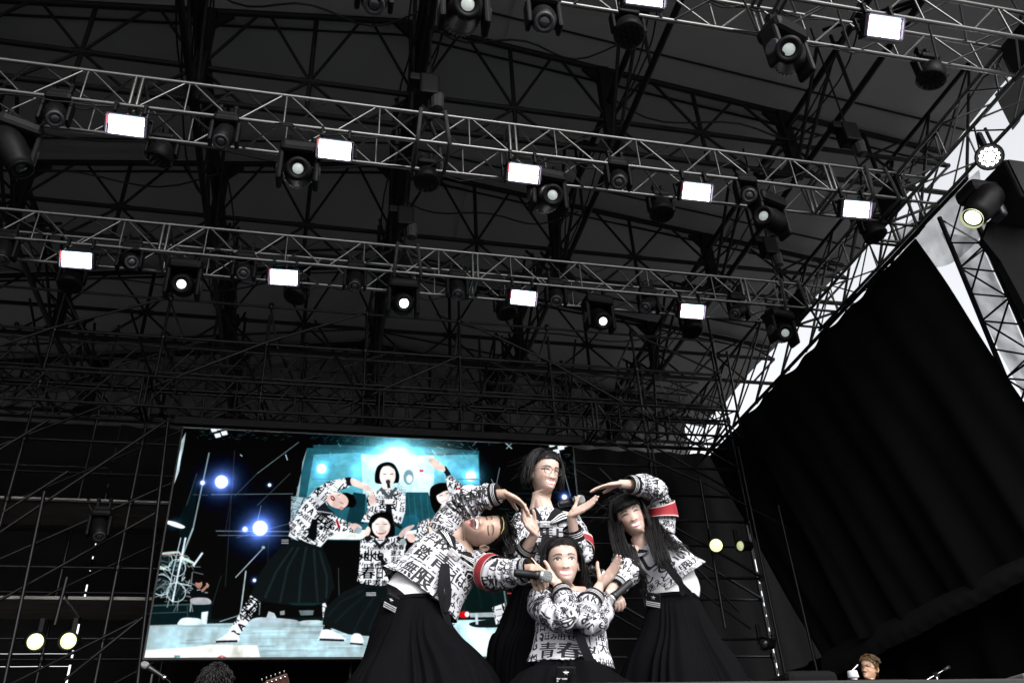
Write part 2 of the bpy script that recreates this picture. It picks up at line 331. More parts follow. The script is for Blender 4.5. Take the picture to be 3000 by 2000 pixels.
# ------------------------------------------------------------------ video picture on the LED wall (plane Y=12)
SX0, SX1, SZ0, SZ1, SY = -2.02, 3.91, 2.63+CAMZ, 5.87+CAMZ, 12.0
def paint_screen():
    W_, H_ = 1480, 808
    def tf(x, y):
        p = atY(400+x*.55272, 1220+y*.55272, SY); return ((p[0]-SX0)/(SX1-SX0)*W_, (SZ1-p[2])/(SZ1-SZ0)*H_)
    P = Pic(W_, H_, tf); r = random.Random(5); BL = (.0005, .002, .003)
    P.a[:] = BL
    n = RNG.random((H_//16+1, W_//16+1)).astype(np.float32); n = np.kron(n, np.ones((16, 16), np.float32))[:H_, :W_]; P.a += (soft(n, 12)*.006)[..., None]*np.array([.6, 1.2, 1.3])
    # stage wings and scaffold in the picture
    P.poly([(262, 82), (246, 180), (165, 480), (152, 478), (182, 300), (225, 150)], (.55, .66, .68)); P.poly([(245, 150), (225, 290), (190, 380), (200, 260)], (.8, .9, .92))
    P.poly([(215, 560), (330, 300), (300, 560), (250, 720)], (.012, .03, .034))
    for (x0, y0, x1, y1, w_, c) in [(385, 190, 300, 590, 7, .5), (300, 590, 245, 730, 9, .6), (320, 300, 265, 470, 3, .2), (860, 135, 640, 300, 4, .35), (640, 300, 520, 420, 3, .2), (740, 40, 700, 70, 6, .7), (815, 300, 640, 470, 3, .2),
            (530, 640, 830, 560, 3, .25), (395, 412, 830, 408, 4, .3), (420, 605, 820, 608, 5, .35), (430, 628, 820, 630, 4, .3), (300, 412, 380, 415, 3, .2), (520, 180, 470, 900, 2, .16), (660, 470, 640, 560, 3, .4), (1010, 190, 850, 380, 5, .3), (790, 200, 800, 230, 5, .8), (550, 200, 560, 210, 5, .8),
            (1880, 330, 1930, 430, 4, .4), (1925, 270, 1905, 370, 4, .35), (1990, 470, 2060, 560, 3, .25), (2230, 150, 2300, 420, 4, .4), (1935, 120, 1990, 170, 6, .6), (1960, 170, 2010, 120, 5, .5), (450, 840, 400, 1000, 2, .15), (520, 300, 470, 620, 2, .12), (700, 660, 690, 900, 2, .1), (1070, 800, 1075, 1000, 3, .2)]:
        P.line(x0, y0, x1, y1, w_, (c*.75, c*.95, c))
    for i in range(150):
        x = r.uniform(930, 1900); y = r.uniform(60, 135); P.line(x, y, x+r.uniform(-40, 40), y+r.uniform(-10, 30), r.uniform(1, 3), (.04, .2, .24), .7)
    for i in range(60):
        x = r.uniform(320, 800); y = r.uniform(60, 120); P.line(x, y, x+r.uniform(-20, 30), y+r.uniform(-4, 12), r.uniform(1, 3), (.1, .2, .22), .6)
    for cx, cy_ in ((440, 60), (465, 88), (410, 70), (430, 100), (2200, 150), (2250, 165), (2225, 185), (2270, 150)):
        P.poly([(cx-18, cy_-8), (cx+12, cy_-14), (cx+18, cy_+6), (cx-10, cy_+12)], (.95, 1, 1)); P.glow(cx, cy_, 26, (.3, .4, .5), .5)
    for i in range(40): x = r.uniform(2120, 2320); y = r.uniform(200, 330); P.line(x, y, x+r.uniform(-30, 40), y+r.uniform(-3, 3), 2, (.15, .3, .33), .6)
    P.glow(2150, 300, 120, (.02, .12, .16), .4, 3.)
    for i in range(30): y = r.uniform(330, 560); x = r.uniform(1900, 2280); P.line(x, y, x+r.uniform(30, 120), y+2, 2, (.08, .22, .27), .5)
    P.glow(2080, 520, 120, (.02, .2, .26), .6, 3.)
    for (x, y, R, k) in ((450, 345, 46, 2.4), (655, 590, 52, 2.6), (575, 596, 18, 1.6), (350, 350, 16, 1.2), (625, 866, 12, .9), (705, 362, 12, .4), (2268, 425, 18, 1.6)):
        P.glow(x, y, R*4., (.22, .40, 1.), k*.6, 3.); P.ell(x, y, R*.75, R*.75, (1, 1, 1)); P.glow(x, y, R*1.2, (.8, .9, 1), k*.6)
    P.poly([(150, 550), (200, 556), (255, 580), (240, 592), (190, 578), (150, 560)], (1, 1, 1), 1, True); P.glow(200, 568, 60, (.2, .35, .5), .5)
    # floor
    P.poly([(30, 1105), (400, 1095), (1000, 1080), (1960, 1075), (1980, 1300), (20, 1300)], (.62, .76, .79))
    for i in range(130):
        x = r.uniform(20, 1960); y = r.uniform(1085, 1280); L = r.uniform(60, 400); c = r.choice([(.36, .5, .54), (.66, .8, .82), (.42, .56, .6), (.8, .88, .9)]); P.line(x, y, x+L, y+r.uniform(-8, 4), r.uniform(2, 9), c, .45)
    P.poly([(30, 1235), (250, 1225), (400, 1205), (640, 1212), (660, 1290), (20, 1295)], (1, 1, .97), 1); P.poly([(200, 1262), (232, 1262), (232, 1290), (200, 1290)], (.25, .45, .45))
    P.poly([(425, 1275), (452, 1263), (480, 1275), (470, 1277), (452, 1268), (440, 1278)], (.85, .12, .15)); P.glow(1800, 1180, 260, (.5, .55, .55), .8)
    P.poly([(30, 1100), (1000, 1078), (1960, 1072), (1960, 1058), (1000, 1060), (30, 1080)], (.02, .045, .05))
    # drum kit, riser, seated man
    P.poly([(80, 1000), (395, 990), (398, 1090), (70, 1100)], (.02, .05, .055)); P.line(80, 1000, 395, 990, 8, (.12, .22, .23)); P.line(75, 1040, 270, 1034, 5, (.1, .2, .21)); P.line(270, 1000, 270, 1080, 6, (.08, .16, .17))
    for i in range(95):
        x = r.uniform(95, 300); y = r.uniform(710, 985); a = r.uniform(0, 3.14); L = r.uniform(15, 90); c = r.uniform(.35, 1); P.line(x, y, x+L*math.cos(a), y+L*math.sin(a)*.8, r.uniform(2, 7), (c*.85, c*.97, c), .85)
    for (x, y, R) in ((150, 760, 40), (215, 800, 45), (130, 890, 55), (210, 930, 50)):
        for k in range(18): a0, a1 = k*.349, (k+1)*.349; P.line(x+R*math.cos(a0), y+R*math.sin(a0), x+R*math.cos(a1), y+R*math.sin(a1), 5, (.7, .85, .88))
        P.ell(x, y, R*.8, R*.75, (.05, .1, .11), 0, .6)
    for (x, y, rx, a) in ((170, 722, 60, -.1), (270, 760, 45, .4), (120, 800, 40, .2)): P.ell(x, y, rx, 7, (.8, .9, .85), a)
    P.line(350, 720, 300, 790, 10, (.9, .95, 1)); P.line(260, 640, 190, 980, 9, (.9, .97, 1)); P.line(235, 640, 160, 960, 5, (.7, .85, .9)); P.line(130, 730, 250, 735, 4, (.7, .3, .35))
    P.poly([(282, 935), (310, 905), (350, 908), (362, 960), (300, 965)], (.02, .025, .03), 1, True); P.ell(330, 885, 18, 24, (.62, .40, .33)); P.ell(328, 868, 19, 12, (.03, .02, .02)); P.line(345, 925, 382, 888, 13, (.66, .45, .37)); P.line(378, 905, 372, 880, 8, (.7, .5, .4)); P.poly([(290, 962), (375, 960), (392, 990), (300, 992)], (.62, .62, .66), 1, True)
    P.line(340, 915, 320, 918, 4, (.8, .8, .8))
    P.poly([(345, 1035), (380, 1030), (372, 1098), (340, 1098)], (.93, .97, 1)); P.poly([(220, 1090), (250, 1065), (335, 1070), (340, 1100), (230, 1102)], (.85, .92, .95), 1, True)
    P.line(672, 695, 524, 852, 5, (.55, .65, .7)); P.line(580, 815, 548, 1060, 7, (.6, .7, .74)); P.ell(672, 692, 9, 8, (.6, .7, .7)); P.line(548, 1050, 440, 1085, 4, (.5, .6, .62)); P.line(655, 985, 650, 1050, 5, (.3, .4, .42))
    P.poly([(680, 1085), (700, 1030), (730, 1040), (755, 1088)], (.75, .84, .86)); P.poly([(600, 1080), (660, 1062), (840, 1075), (830, 1095), (620, 1095)], (.66, .76, .8), 1, True); P.poly([(880, 1080), (970, 1078), (965, 1095), (870, 1098)], (.8, .88, .9), 1, True); P.poly([(760, 1030), (785, 1026), (785, 1048), (762, 1050)], (.5, .55, .55)); P.poly([(860, 1025), (940, 1025), (935, 1050), (870, 1052)], (.3, .36, .38))
    # picture in the picture
    P.poly([(905, 165), (1190, 178), (1590, 210), (1815, 180), (1830, 660), (818, 652), (845, 420)], (.06, .22, .27))
    P.poly([(905, 165), (845, 420), (860, 425), (880, 240)], (.5, .62, .64)); P.poly([(935, 150), (1110, 150), (1260, 158), (1560, 160), (1800, 180), (1760, 195), (1180, 190), (940, 178)], (.06, .2, .25), .8)
    for i in range(70): x = r.uniform(930, 1800); y = r.uniform(150, 260); c = r.uniform(.2, .9); P.line(x, y, x+r.uniform(-40, 40), y+r.uniform(-40, 40), r.uniform(2, 4), (c*.5, c*.9, c), .6)
    P.glow(1380, 260, 380, (.22, .85, 1.0), 2.4, 3.); P.glow(1385, 240, 260, (.9, 1, 1), 1.8, 3.); P.glow(1600, 250, 160, (.8, 1, 1), .8); P.glow(1180, 280, 150, (.5, .9, 1), .7)
    P.poly([(1190, 200), (1580, 205), (1575, 420), (1200, 420)], (.9, 1, 1), .8); P.poly([(940, 200), (1190, 190), (1200, 420), (900, 430)], (.35, .88, 1.), .5); P.poly([(1580, 205), (1810, 200), (1820, 420), (1575, 420)], (.35, .88, 1.), .5); P.poly([(1000, 600), (1240, 600), (1250, 652), (990, 648)], (1, 1, .98)); P.poly([(1430, 600), (1560, 590), (1580, 655), (1410, 655)], (1, 1, 1))
    P.poly([(820, 420), (900, 430), (905, 650), (815, 640)], (.7, .85, .9), .9, False, (.3, 4., (.08, .16, .2)))
    for (x, y, R) in ((980, 275, 38), (1772, 315, 42)): P.glow(x, y, R*3., (.25, .7, 1.), 1.3, 3.); P.ell(x, y, R*.7, R*.7, (1, 1, 1))
    for y in (330, 360, 395): P.line(930, y, 1100, y+4, 5, (.2, .5, .6)); P.line(1690, y, 1825, y+2, 5, (.2, .5, .6))
    P.poly([(1150, 400), (1215, 410), (1205, 570), (1110, 560)], (.03, .12, .15)); P.poly([(1420, 400), (1545, 400), (1590, 520), (1560, 575), (1400, 580)], (.05, .2, .24)); P.poly([(1395, 540), (1480, 520), (1500, 590), (1400, 600)], (.05, .26, .34), 1, True)
    for x in (1440, 1470, 1505, 1540): P.line(x, 410, x+15, 560, 6, (.1, .3, .35), .6)
    P.ell(1442, 320, 28, 40, (.4, .55, .6)); P.ell(1446, 330, 16, 22, (.95, .98, 1)); P.poly([(1500, 280), (1522, 280), (1520, 292), (1500, 294)], (.75, .15, .25))
    P.poly([(1380, 345), (1420, 350), (1430, 410), (1390, 420)], (.8, .9, .95), .7, False, (.1, 3.5, (.2, .3, .35)))
    SKN = (.93, .80, .76); SKH = (1., .92, .89); WH = (.97, .98, 1.0); INK = (.015, .02, .03); SKT = (.028, .038, .041); HAIR = (.012, .017, .02)
    def fold(pts_list, c=(.10, .16, .17), w_=7):
        for p in pts_list:
            for a, b in zip(p[:-1], p[1:]): P.line(*a, *b, w_*1.8, c, .30)
    # girl with lifted chin behind, centre
    P.poly([(1262, 330), (1275, 265), (1320, 240), (1365, 250), (1392, 300), (1390, 345), (1370, 352), (1280, 355)], HAIR, 1, True)
    P.ell(1331, 312, 42, 58, SKH, .05); P.poly([(1285, 280), (1300, 250), (1360, 250), (1376, 285), (1340, 262), (1305, 266)], HAIR, .9, True); P.poly([(1306, 300), (1325, 303), (1322, 307), (1306, 304)], (.3, .2, .2)); P.poly([(1342, 303), (1362, 300), (1362, 304), (1344, 307)], (.3, .2, .2)); P.poly([(1316, 330), (1350, 330), (1343, 342), (1324, 342)], (.75, .35, .35)); P.line(1319, 333, 1348, 333, 5, (1, 1, .98))
    P.poly([(1305, 360), (1352, 360), (1356, 400), (1300, 400)], SKH)
    P.poly([(1218, 420), (1290, 385), (1370, 385), (1426, 415), (1425, 500), (1405, 565), (1330, 570), (1240, 560), (1190, 555), (1225, 490)], WH, 1, False, (.1, 3.6, INK))
    P.poly([(1285, 385), (1335, 440), (1385, 380), (1372, 372), (1336, 415), (1300, 372)], (.2, .24, .26)); P.poly([(1315, 440), (1358, 440), (1358, 462), (1315, 462)], (1, 1, 1)); P.poly([(1322, 462), (1350, 462), (1360, 560), (1318, 560)], (.03, .035, .05))
    P.poly([(1238, 395), (1262, 420), (1272, 470), (1250, 480), (1232, 440)], SKN, 1, True); P.poly([(1245, 470), (1280, 470), (1270, 530), (1215, 540)], WH, 1, False, (.7, 3.6, INK))
    P.line(1334, 350, 1338, 378, 16, (.04, .05, .06)); P.ell(1333, 345, 12, 12, (.1, .12, .14))
    # girl with bangs, right
    P.poly([(1555, 430), (1560, 375), (1610, 350), (1670, 360), (1700, 410), (1710, 500), (1650, 500), (1600, 520), (1570, 490)], HAIR, 1, True); P.ell(1632, 420, 42, 48, SKH, -.3); P.poly([(1582, 420), (1590, 380), (1640, 368), (1672, 395), (1640, 392), (1600, 412)], HAIR, 1, True)
    P.line(1603, 420, 1622, 415, 4, (.25, .15, .15)); P.line(1640, 408, 1658, 402, 4, (.25, .15, .15)); P.poly([(1612, 447), (1650, 432), (1650, 444), (1625, 456)], (1, 1, .98)); P.line(1612, 452, 1652, 438, 3, (.7, .3, .3)); P.line(1660, 380, 1680, 470, 5, HAIR)
    P.poly([(1640, 290), (1690, 330), (1750, 380), (1745, 460), (1690, 470), (1660, 420), (1640, 340)], WH, 1, False, (.5, 3.6, INK)); P.poly([(1690, 380), (1740, 368), (1752, 400), (1698, 412)], (.62, .02, .06)); P.poly([(1615, 270), (1640, 262), (1668, 305), (1645, 320)], (.05, .05, .06)); P.poly([(1545, 228), (1580, 222), (1630, 262), (1632, 290), (1590, 280), (1560, 250)], SKN, 1, True)
    P.poly([(1490, 560), (1600, 520), (1820, 490), (1830, 660), (1600, 680), (1480, 640)], WH, 1, False, (-.3, 3.6, INK)); P.poly([(1590, 510), (1620, 500), (1605, 620), (1580, 600)], HAIR)
    # bending girl, left
    P.poly([(800, 655), (880, 662), (985, 690), (1030, 800), (1048, 900), (1005, 990), (880, 1000), (760, 992), (660, 975), (610, 938), (640, 850), (700, 760)], SKT)
    fold([[(860, 690), (800, 800), (760, 985)], [(900, 690), (870, 850), (860, 990)], [(940, 700), (950, 850), (960, 980)], [(830, 690), (740, 820), (680, 960)], [(970, 710), (1010, 850), (1005, 960)]])
    P.poly([(800, 985), (1000, 985), (940, 1000), (830, 998)], (.03, .11, .10), .8)
    P.poly([(765, 645), (800, 632), (815, 668), (775, 688)], (.02, .03, .04)); [P.line(768, 652+k*9, 806, 640+k*9+12, 3, (.9, .9, .95)) for k in range(3)]
    P.poly([(605, 945), (658, 982), (600, 1075), (535, 1172), (475, 1160), (520, 1085)], WH, 1, False, (-.9, 3., INK)); P.line(598, 958, 655, 985, 7, INK); P.line(590, 975, 645, 1003, 5, INK); P.poly([(420, 1185), (455, 1165), (500, 1140), (540, 1160), (535, 1192), (430, 1198)], (.95, .97, .98), 1, True); P.line(420, 1191, 535, 1188, 12, (.06, .06, .07))
    P.poly([(985, 990), (1000, 985), (1040, 1085), (1028, 1150), (990, 1150)], WH, 1, False, (.2, 3., INK)); P.poly([(970, 1165), (985, 1130), (1030, 1130), (1098, 1168), (1100, 1182), (975, 1182)], (.97, .98, 1), 1, True); P.line(970, 1179, 1100, 1184, 12, (.06, .06, .07))
    P.poly([(818, 625), (808, 560), (845, 520), (890, 450), (945, 385), (1010, 345), (1110, 322), (1135, 335), (1128, 372), (1050, 400), (1015, 440), (1010, 480), (1060, 530), (1130, 560), (1165, 575), (1160, 615), (1080, 605), (1020, 640), (975, 690), (900, 665)], WH, 1, False, (.6, 3.4, INK))
    P.poly([(812, 610), (850, 650), (860, 658), (805, 632)], (1, 1, 1)); P.poly([(930, 540), (960, 545), (955, 640), (940, 660), (905, 640)], (.02, .025, .03)); P.poly([(950, 490), (1000, 450), (1015, 480), (1050, 510), (1000, 530)], (.05, .06, .08)); P.line(965, 500, 1040, 512, 4, (.8, .8, .85)); P.poly([(1108, 322), (1136, 320), (1142, 362), (1114, 368)], (.04, .045, .06))
    P.ell(1112, 440, 46, 38, HAIR, .3); P.ell(1066, 443, 58, 42, SKN, .25); P.ell(1086, 484, 11, 9, (.8, .5, .42)); P.ell(1040, 432, 15, 10, (.35, .06, .08), .9); P.line(1034, 426, 1044, 436, 5, (1, 1, .95)); P.line(1066, 418, 1082, 410, 3, (.3, .18, .16)); P.line(1078, 452, 1098, 462, 3, (.3, .18, .16)); P.poly([(1140, 410), (1165, 450), (1150, 480), (1120, 470)], HAIR, 1, True)
    P.poly([(1140, 325), (1200, 350), (1250, 385), (1245, 400), (1190, 380), (1140, 360)], SKN, 1, True); P.line(1060, 545, 1075, 590, 12, (.55, .03, .08)); P.poly([(1130, 575), (1165, 565), (1195, 590), (1160, 605)], SKN, 1, True); P.ell(1176, 602, 18, 18, (.55, .66, .70))
    # crouching girl, centre
    P.poly([(1190, 885), (1395, 895), (1410, 960), (1330, 1060), (1240, 1162), (1120, 1152), (985, 1100), (1000, 1012), (1090, 930)], SKT); fold([[(1230, 930), (1130, 1010), (1050, 1090)], [(1260, 950), (1190, 1060), (1150, 1140)], [(1310, 960), (1250, 1080), (1230, 1140)], [(1200, 920), (1080, 980), (1010, 1060)]], (.05, .09, .12))
    P.poly([(1135, 1190), (1150, 1150), (1190, 1155), (1200, 1200), (1140, 1208)], (.97, .98, 1), 1, True); P.line(1132, 1200, 1200, 1205, 10, (.06, .06, .07))
    P.poly([(1232, 640), (1235, 545), (1268, 512), (1330, 505), (1362, 540), (1365, 640), (1300, 660)], HAIR, 1, True); P.ell(1296, 580, 48, 58, SKH); P.poly([(1250, 565), (1262, 525), (1300, 512), (1340, 540), (1346, 575), (1326, 545), (1285, 535)], HAIR, 1, True)
    P.line(1265, 568, 1285, 568, 3, (.35, .2, .2)); P.line(1308, 568, 1328, 570, 3, (.35, .2, .2)); P.poly([(1270, 605), (1322, 605), (1310, 622), (1282, 622)], (.8, .4, .4), 1, True); P.line(1274, 609, 1318, 609, 9, (1, 1, 1)); P.poly([(1280, 630), (1320, 630), (1312, 660), (1290, 660)], SKN)
    P.poly([(1188, 650), (1230, 625), (1290, 650), (1390, 628), (1432, 660), (1422, 720), (1402, 780), (1400, 893), (1280, 895), (1168, 878), (1182, 780)], WH, 1, False, (0., 3.3, INK))
    words_pic(P, '日本代表', 1215, 790, 30); words_pic(P, 'のリーダー', 1285, 780, 28, True)
    P.line(1290, 735, 1360, 885, 20, (.03, .035, .05)); P.poly([(1255, 660), (1290, 700), (1340, 655), (1330, 645), (1290, 675), (1265, 648)], (.05, .055, .07)); P.poly([(1205, 640), (1230, 622), (1250, 640), (1222, 665)], (.05, .05, .06)); P.poly([(1375, 640), (1400, 625), (1420, 645), (1390, 660)], (.05, .05, .06)); P.poly([(1205, 620), (1225, 580), (1240, 600), (1228, 630)], SKN, 1, True); P.poly([(1390, 625), (1420, 590), (1465, 572), (1470, 582), (1430, 615), (1405, 640)], SKN, 1, True); P.line(1360, 560, 1405, 590, 18, (.05, .07, .08)); P.ell(1412, 662, 17, 17, (.6, .7, .72)); P.line(1425, 655, 1480, 625, 16, (.06, .08, .09)); P.poly([(1430, 625), (1470, 620), (1475, 660), (1445, 662)], SKN, 1, True)
    P.poly([(1215, 905), (1268, 905), (1270, 950), (1216, 950)], (.02, .03, .04)); [P.line(1217, 932+k*7, 1269, 932+k*7, 3, (.95, .95, 1)) for k in range(3)]
    # right part seen between the real performers
    P.poly([(1660, 830), (1790, 820), (1960, 850), (1975, 1030), (1780, 1035), (1660, 1000)], (.016, .045, .045)); fold([[(1720, 840), (1740, 1020)], [(1800, 840), (1830, 1020)], [(1870, 850), (1910, 1020)]], (.04, .1, .1), 7)
    P.ell(1735, 1048, 30, 18, (.75, .03, .03)); P.ell(1752, 1046, 12, 14, (.98, .9, .9)); P.poly([(1765, 1040), (1900, 1035), (1900, 1060), (1770, 1062)], (.6, .68, .7)); P.poly([(1770, 1090), (1930, 1070), (1950, 1110), (1800, 1115)], (.03, .05, .055), 1, True); P.line(1800, 1040, 1805, 1100, 14, (.8, .86, .9))
    P.poly([(1885, 1010), (1955, 985), (1958, 1090), (1905, 1100)], WH, 1, False, (-.2, 3., INK)); P.line(1965, 935, 1990, 935, 6, (.8, .15, .2)); P.line(1940, 860, 1960, 1000, 8, (.3, .36, .38))
    nz = np.zeros((H_, W_), np.float32)
    for c_, k_ in ((10, .5), (24, .8), (60, .5)):
        q_ = np.kron(RNG.random((H_//c_+2, W_//c_+2)).astype(np.float32)-.5, np.ones((c_, c_), np.float32))[:H_, :W_]
        for _ in range(2): q_ = sum(np.roll(q_, s_, ax_) for ax_ in (0, 1) for s_ in range(-c_//2, c_//2+1, max(1, c_//6)))/(2*len(range(-c_//2, c_//2+1, max(1, c_//6))))
        nz += k_*q_/(q_.std()+1e-6)*.07
    P.a = np.maximum(P.a-.022, 0)
    P.a *= np.clip(1+nz, .45, 1.5)[..., None]
    a = soft(np.clip(P.a, 0, 4.)[...], 2); a = a+(RNG.random(a.shape[:2]+(1,))-.5)*.02*np.sqrt(np.clip(a, 0, 1)); b = soft(np.clip(a-.75, 0, 2), 24); a = a+b*np.array([.5, .7, .8])
    Y, X = np.mgrid[0:H_, 0:W_]; a *= (1-.06*((X % 4) == 0)-.06*((Y % 4) == 0))[..., None]     # diode grid
    return make_img('stage video picture', np.clip(a, 0, 1)**(1/1.45))
def words_pic(P, txt, x, y, s, vert=False):
    X, Y = P.tf(x, y); S = abs(P.tf(x+s, y)[0]-X); m = np.ones((P.h, P.w), np.float32); words(m, txt, X, Y, S, 0, vert, 1., 0., 1.0, False); P.a *= (m*.97+.03)[..., None]
# ------------------------------------------------------------------ ground, stage, roof
E0 = CAMZ                                             # add to eye-relative heights
FLOOR = 0.42+E0
M_GND = mat('trodden_ground', (.20, .20, .20), .95, noise_amt=.25, nscale=3)
M_DECK = mat('stage_deck', (.02, .02, .021), .6, noise_amt=.3, nscale=5, spec=.2)
M_MEMB = mat('roof_membrane', (.20, .20, .202), .85, noise_amt=.10, nscale=1.2)
M_STEEL = mat('dark_steel', (.006, .006, .0065), .6, noise_amt=.3, nscale=4, spec=.12)
M_TUBE = mat('scaffold_tube', (.013, .013, .0145), .36, metal=.8, noise_amt=.35, nscale=9)
M_ALU = mat('aluminium', (.125, .125, .124), .36, metal=.9, noise_amt=.12, nscale=14)
M_CLOTH = mat('black_drape', (.0060, .0060, .0066), .9, noise_amt=.25, nscale=3, spec=.06)
M_CAB = mat('black_cable', (.006, .006, .006), .6, spec=.2)
g = MB(); g.add([(-900, -900, 0), (900, -900, 0), (900, 900, 0), (-900, 900, 0)], [(0, 1, 2, 3)]); tag(g.build('ground', M_GND), kind='structure')
g = MB(); g.box((-1, 10.1, (FLOOR-.02)/2), 23.96, 15.76, FLOOR-.02); tag(g.build('stage', M_BLKR), kind='structure')
g = MB(); g.box((-1, 10.1, FLOOR-.017), 24, 15.8, .03, bev=.006); tag(g.build('stage_floor', M_DECK), kind='structure')
# roof: steel frames across the stage with a sagging dark membrane over them
ROWS = [5.6, 8.85, 12.1, 15.3, 18.5]; XB = [-11.3, -8.25, -5.2, -2.1, .95, 4.0, 7.1, 10.1]
def ztop(x): return 11.63-.145*abs(x-.8)+E0
ZM, ZB = 9.97+E0, 9.31+E0
roof = thing('stage_roof', 'dark pitched stage roof of black steel frames carrying a grey membrane', 'roof', (.8, 2, ztop(.8)))
PX = [-12.6, -9.6, -6.6, -3.6, -.6, .8, 2.4, 5.5, 7.6, 10.25]; PY = [1.2]+ROWS+[19.6]
for a, b in zip(PX[:-1], PX[1:]):
    for c, d in zip(PY[:-1], PY[1:]):
        v = []; nx, ny = 5, 6
        for j in range(ny+1):
            for i in range(nx+1):
                x = lerp(a, b, i/nx)+.02*(i == nx); y = lerp(c, d, j/ny)+.02*(j == ny); s = math.sin(math.pi*j/ny); v.append((x, y, ztop(x)+.10+.10*s+.012*noise.noise(Vector((x*1.3, y*1.3, 0)))+.007*((PX.index(a)+2*PY.index(c)) % 4)))
        nv = len(v); v += [(x, y, z+.03) for x, y, z in v]; f = [q[::-1] for q in grid_faces(ny+1, nx+1, False)]+[tuple(i+nv for i in q) for q in grid_faces(ny+1, nx+1, False)]
        mesh('membrane_panel', v, f, M_MEMB, roof)
    for d in PY[1:-1]:                                # welded seam strips
        rod('seam_strip', (a, d+.35, ztop(a)+.13), (b, d+.35, ztop(b)+.13), .022, M_STEEL, roof, 6); rod('seam_strip', (a, d-.45, ztop(a)+.13), (b, d-.45, ztop(b)+.13), .018, M_STEEL, roof, 6)
rowname = {5.6: 'nearest the front edge', 8.85: 'above the upper lighting truss', 12.1: 'above the lower lighting truss', 15.3: 'above the scaffold over the screen', 18.5: 'at the very back'}
for Y in ROWS[1:]:
    t = thing('roof_frame', 'black steel cross frame of the roof with braced bays, '+rowname[Y], 'roof frame', (.8, Y, ZM), 'black cross frames under the roof')
    for a, b in zip(XB[:-1], XB[1:]):
        m = (a+b)/2; pt = [(a+.02, ztop(a)), (m, ztop(m)), (b-.02, ztop(b))]
        if a < .8 < b: pt = [(a+.02, ztop(a)), (.8, ztop(.8)), (b-.02, ztop(b))]
        for p, q in zip(pt[:-1], pt[1:]): rod('top_chord', (p[0], Y, p[1]), (q[0], Y, q[1]), .052, M_STEEL, t)
        rod('middle_chord', (a, Y, ZM), (b, Y, ZM), .042, M_STEEL, t); rod('bottom_chord', (a, Y, ZB), (b, Y, ZB), .045, M_STEEL, t)
        rod('web_post', (m, Y, ZB), (m, Y, ztop(m)), .036, M_STEEL, t)
        for s, e in ((-1, a), (1, b)):
            q = (m+e)/2+s*.0
            for zz in (ztop(q), ZB): rod('web_brace', (m, Y, ZM), (q-s*.07, Y, zz), .024, M_STEEL, t); rod('web_brace', (q+s*.07, Y, zz), (e, Y, ZM), .024, M_STEEL, t)
            rod('node_plate', (m+s*.11, Y-.02, ZM), (m+s*.11, Y+.02, ZM), .06, M_STEEL, t, 6)
for X in XB[1:-1]:
    nm = {-8.25: 'far left of the frame', -5.2: 'at the left edge', -2.1: 'left of the ridge', .95: 'under the ridge', 4.0: 'right of the ridge', 7.1: 'over the right side truss'}[X]
    t = thing('roof_girder', 'black steel girder running from front to back '+nm, 'girder', (X, 8.85, ZM), 'black girders running to the back')
    zt = ztop(X)-.06
    for Y in ROWS[1:]:
        bb = MB(); R = Matrix.Identity(3); bb.box((X, Y, (zt+ZB)/2), .19, .18, zt-ZB+.1, bev=.02); bb.build('post', M_STEEL, t)
        for zz, s in ((zt, -1), (ZB, 1)):
            for sx in (-1, 1): bb = MB(); bb.add([(X+sx*.09, Y-.03, zz), (X+sx*.34, Y-.03, zz), (X+sx*.09, Y-.03, zz+s*.30), (X+sx*.09, Y+.03, zz), (X+sx*.34, Y+.03, zz), (X+sx*.09, Y+.03, zz+s*.30)], [(0, 1, 2), (5, 4, 3), (0, 3, 4, 1), (1, 4, 5, 2), (2, 5, 3, 0)]); bb.build('gusset', M_STEEL, t)
    big = .10 if X in (.95, -2.1) else .05
    rod('long_chord', (X, 3.5, ZM+.35), (X, 18.5, ZM+.35), big, M_STEEL, t, 10); rod('long_chord', (X, 3.5, ZB-.01), (X, 18.5, ZB-.01), .05, M_STEEL, t)
    for c, d in zip(ROWS[:-1], ROWS[1:]):
        m = (c+d)/2; off = .16
        for sx in (-off, off):
            rod('web_brace', (X+sx*.3, c, ZB), (X+sx, m-.08, zt), .03, M_STEEL, t); rod('web_brace', (X+sx, m+.08, zt), (X+sx*.3, d, ZB), .03, M_STEEL, t)
        rod('web_brace', (X, m, zt), (X, m, ZB), .028, M_STEEL, t)
    for k in range(6 if X in (.95, -2.1) else 2):      # power cables tied along the girder
        pts = [(X+RNG.uniform(-.28, .28), y, ZM+RNG.uniform(-.25, .2)) for y in np.linspace(4, 18, 9)]
        mesh('cable', *capsule(bez(pts, 40), [.014]*40, 5), M_CAB, t)
t = thing('hanging_cable', 'thin black power cables slung loosely across the roof frames', 'cables', (0, 9, ZM))
for (x0, x1, Y, z) in ((-6, -2.2, 7.6, 10.3), (-2.1, .9, 7.9, 10.6), (1, 4, 8.2, 10.9), (4, 8, 8.6, 10.2), (-6, -2, 11, 9.9), (1, 6, 12.6, 9.8), (-5, 1, 9.4, 9.2), (.9, 4.2, 11.3, 10.2), (-6, -1, 13.2, 9.5), (2, 7, 14, 9.6)):
    n = 14; pts = [(lerp(x0, x1, i/n), Y+.15*math.sin(i*.7), z+E0-.35*math.sin(math.pi*i/n)) for i in range(n+1)]; mesh('cable', *capsule(pts, [.016]*(n+1), 5), M_CAB, t)
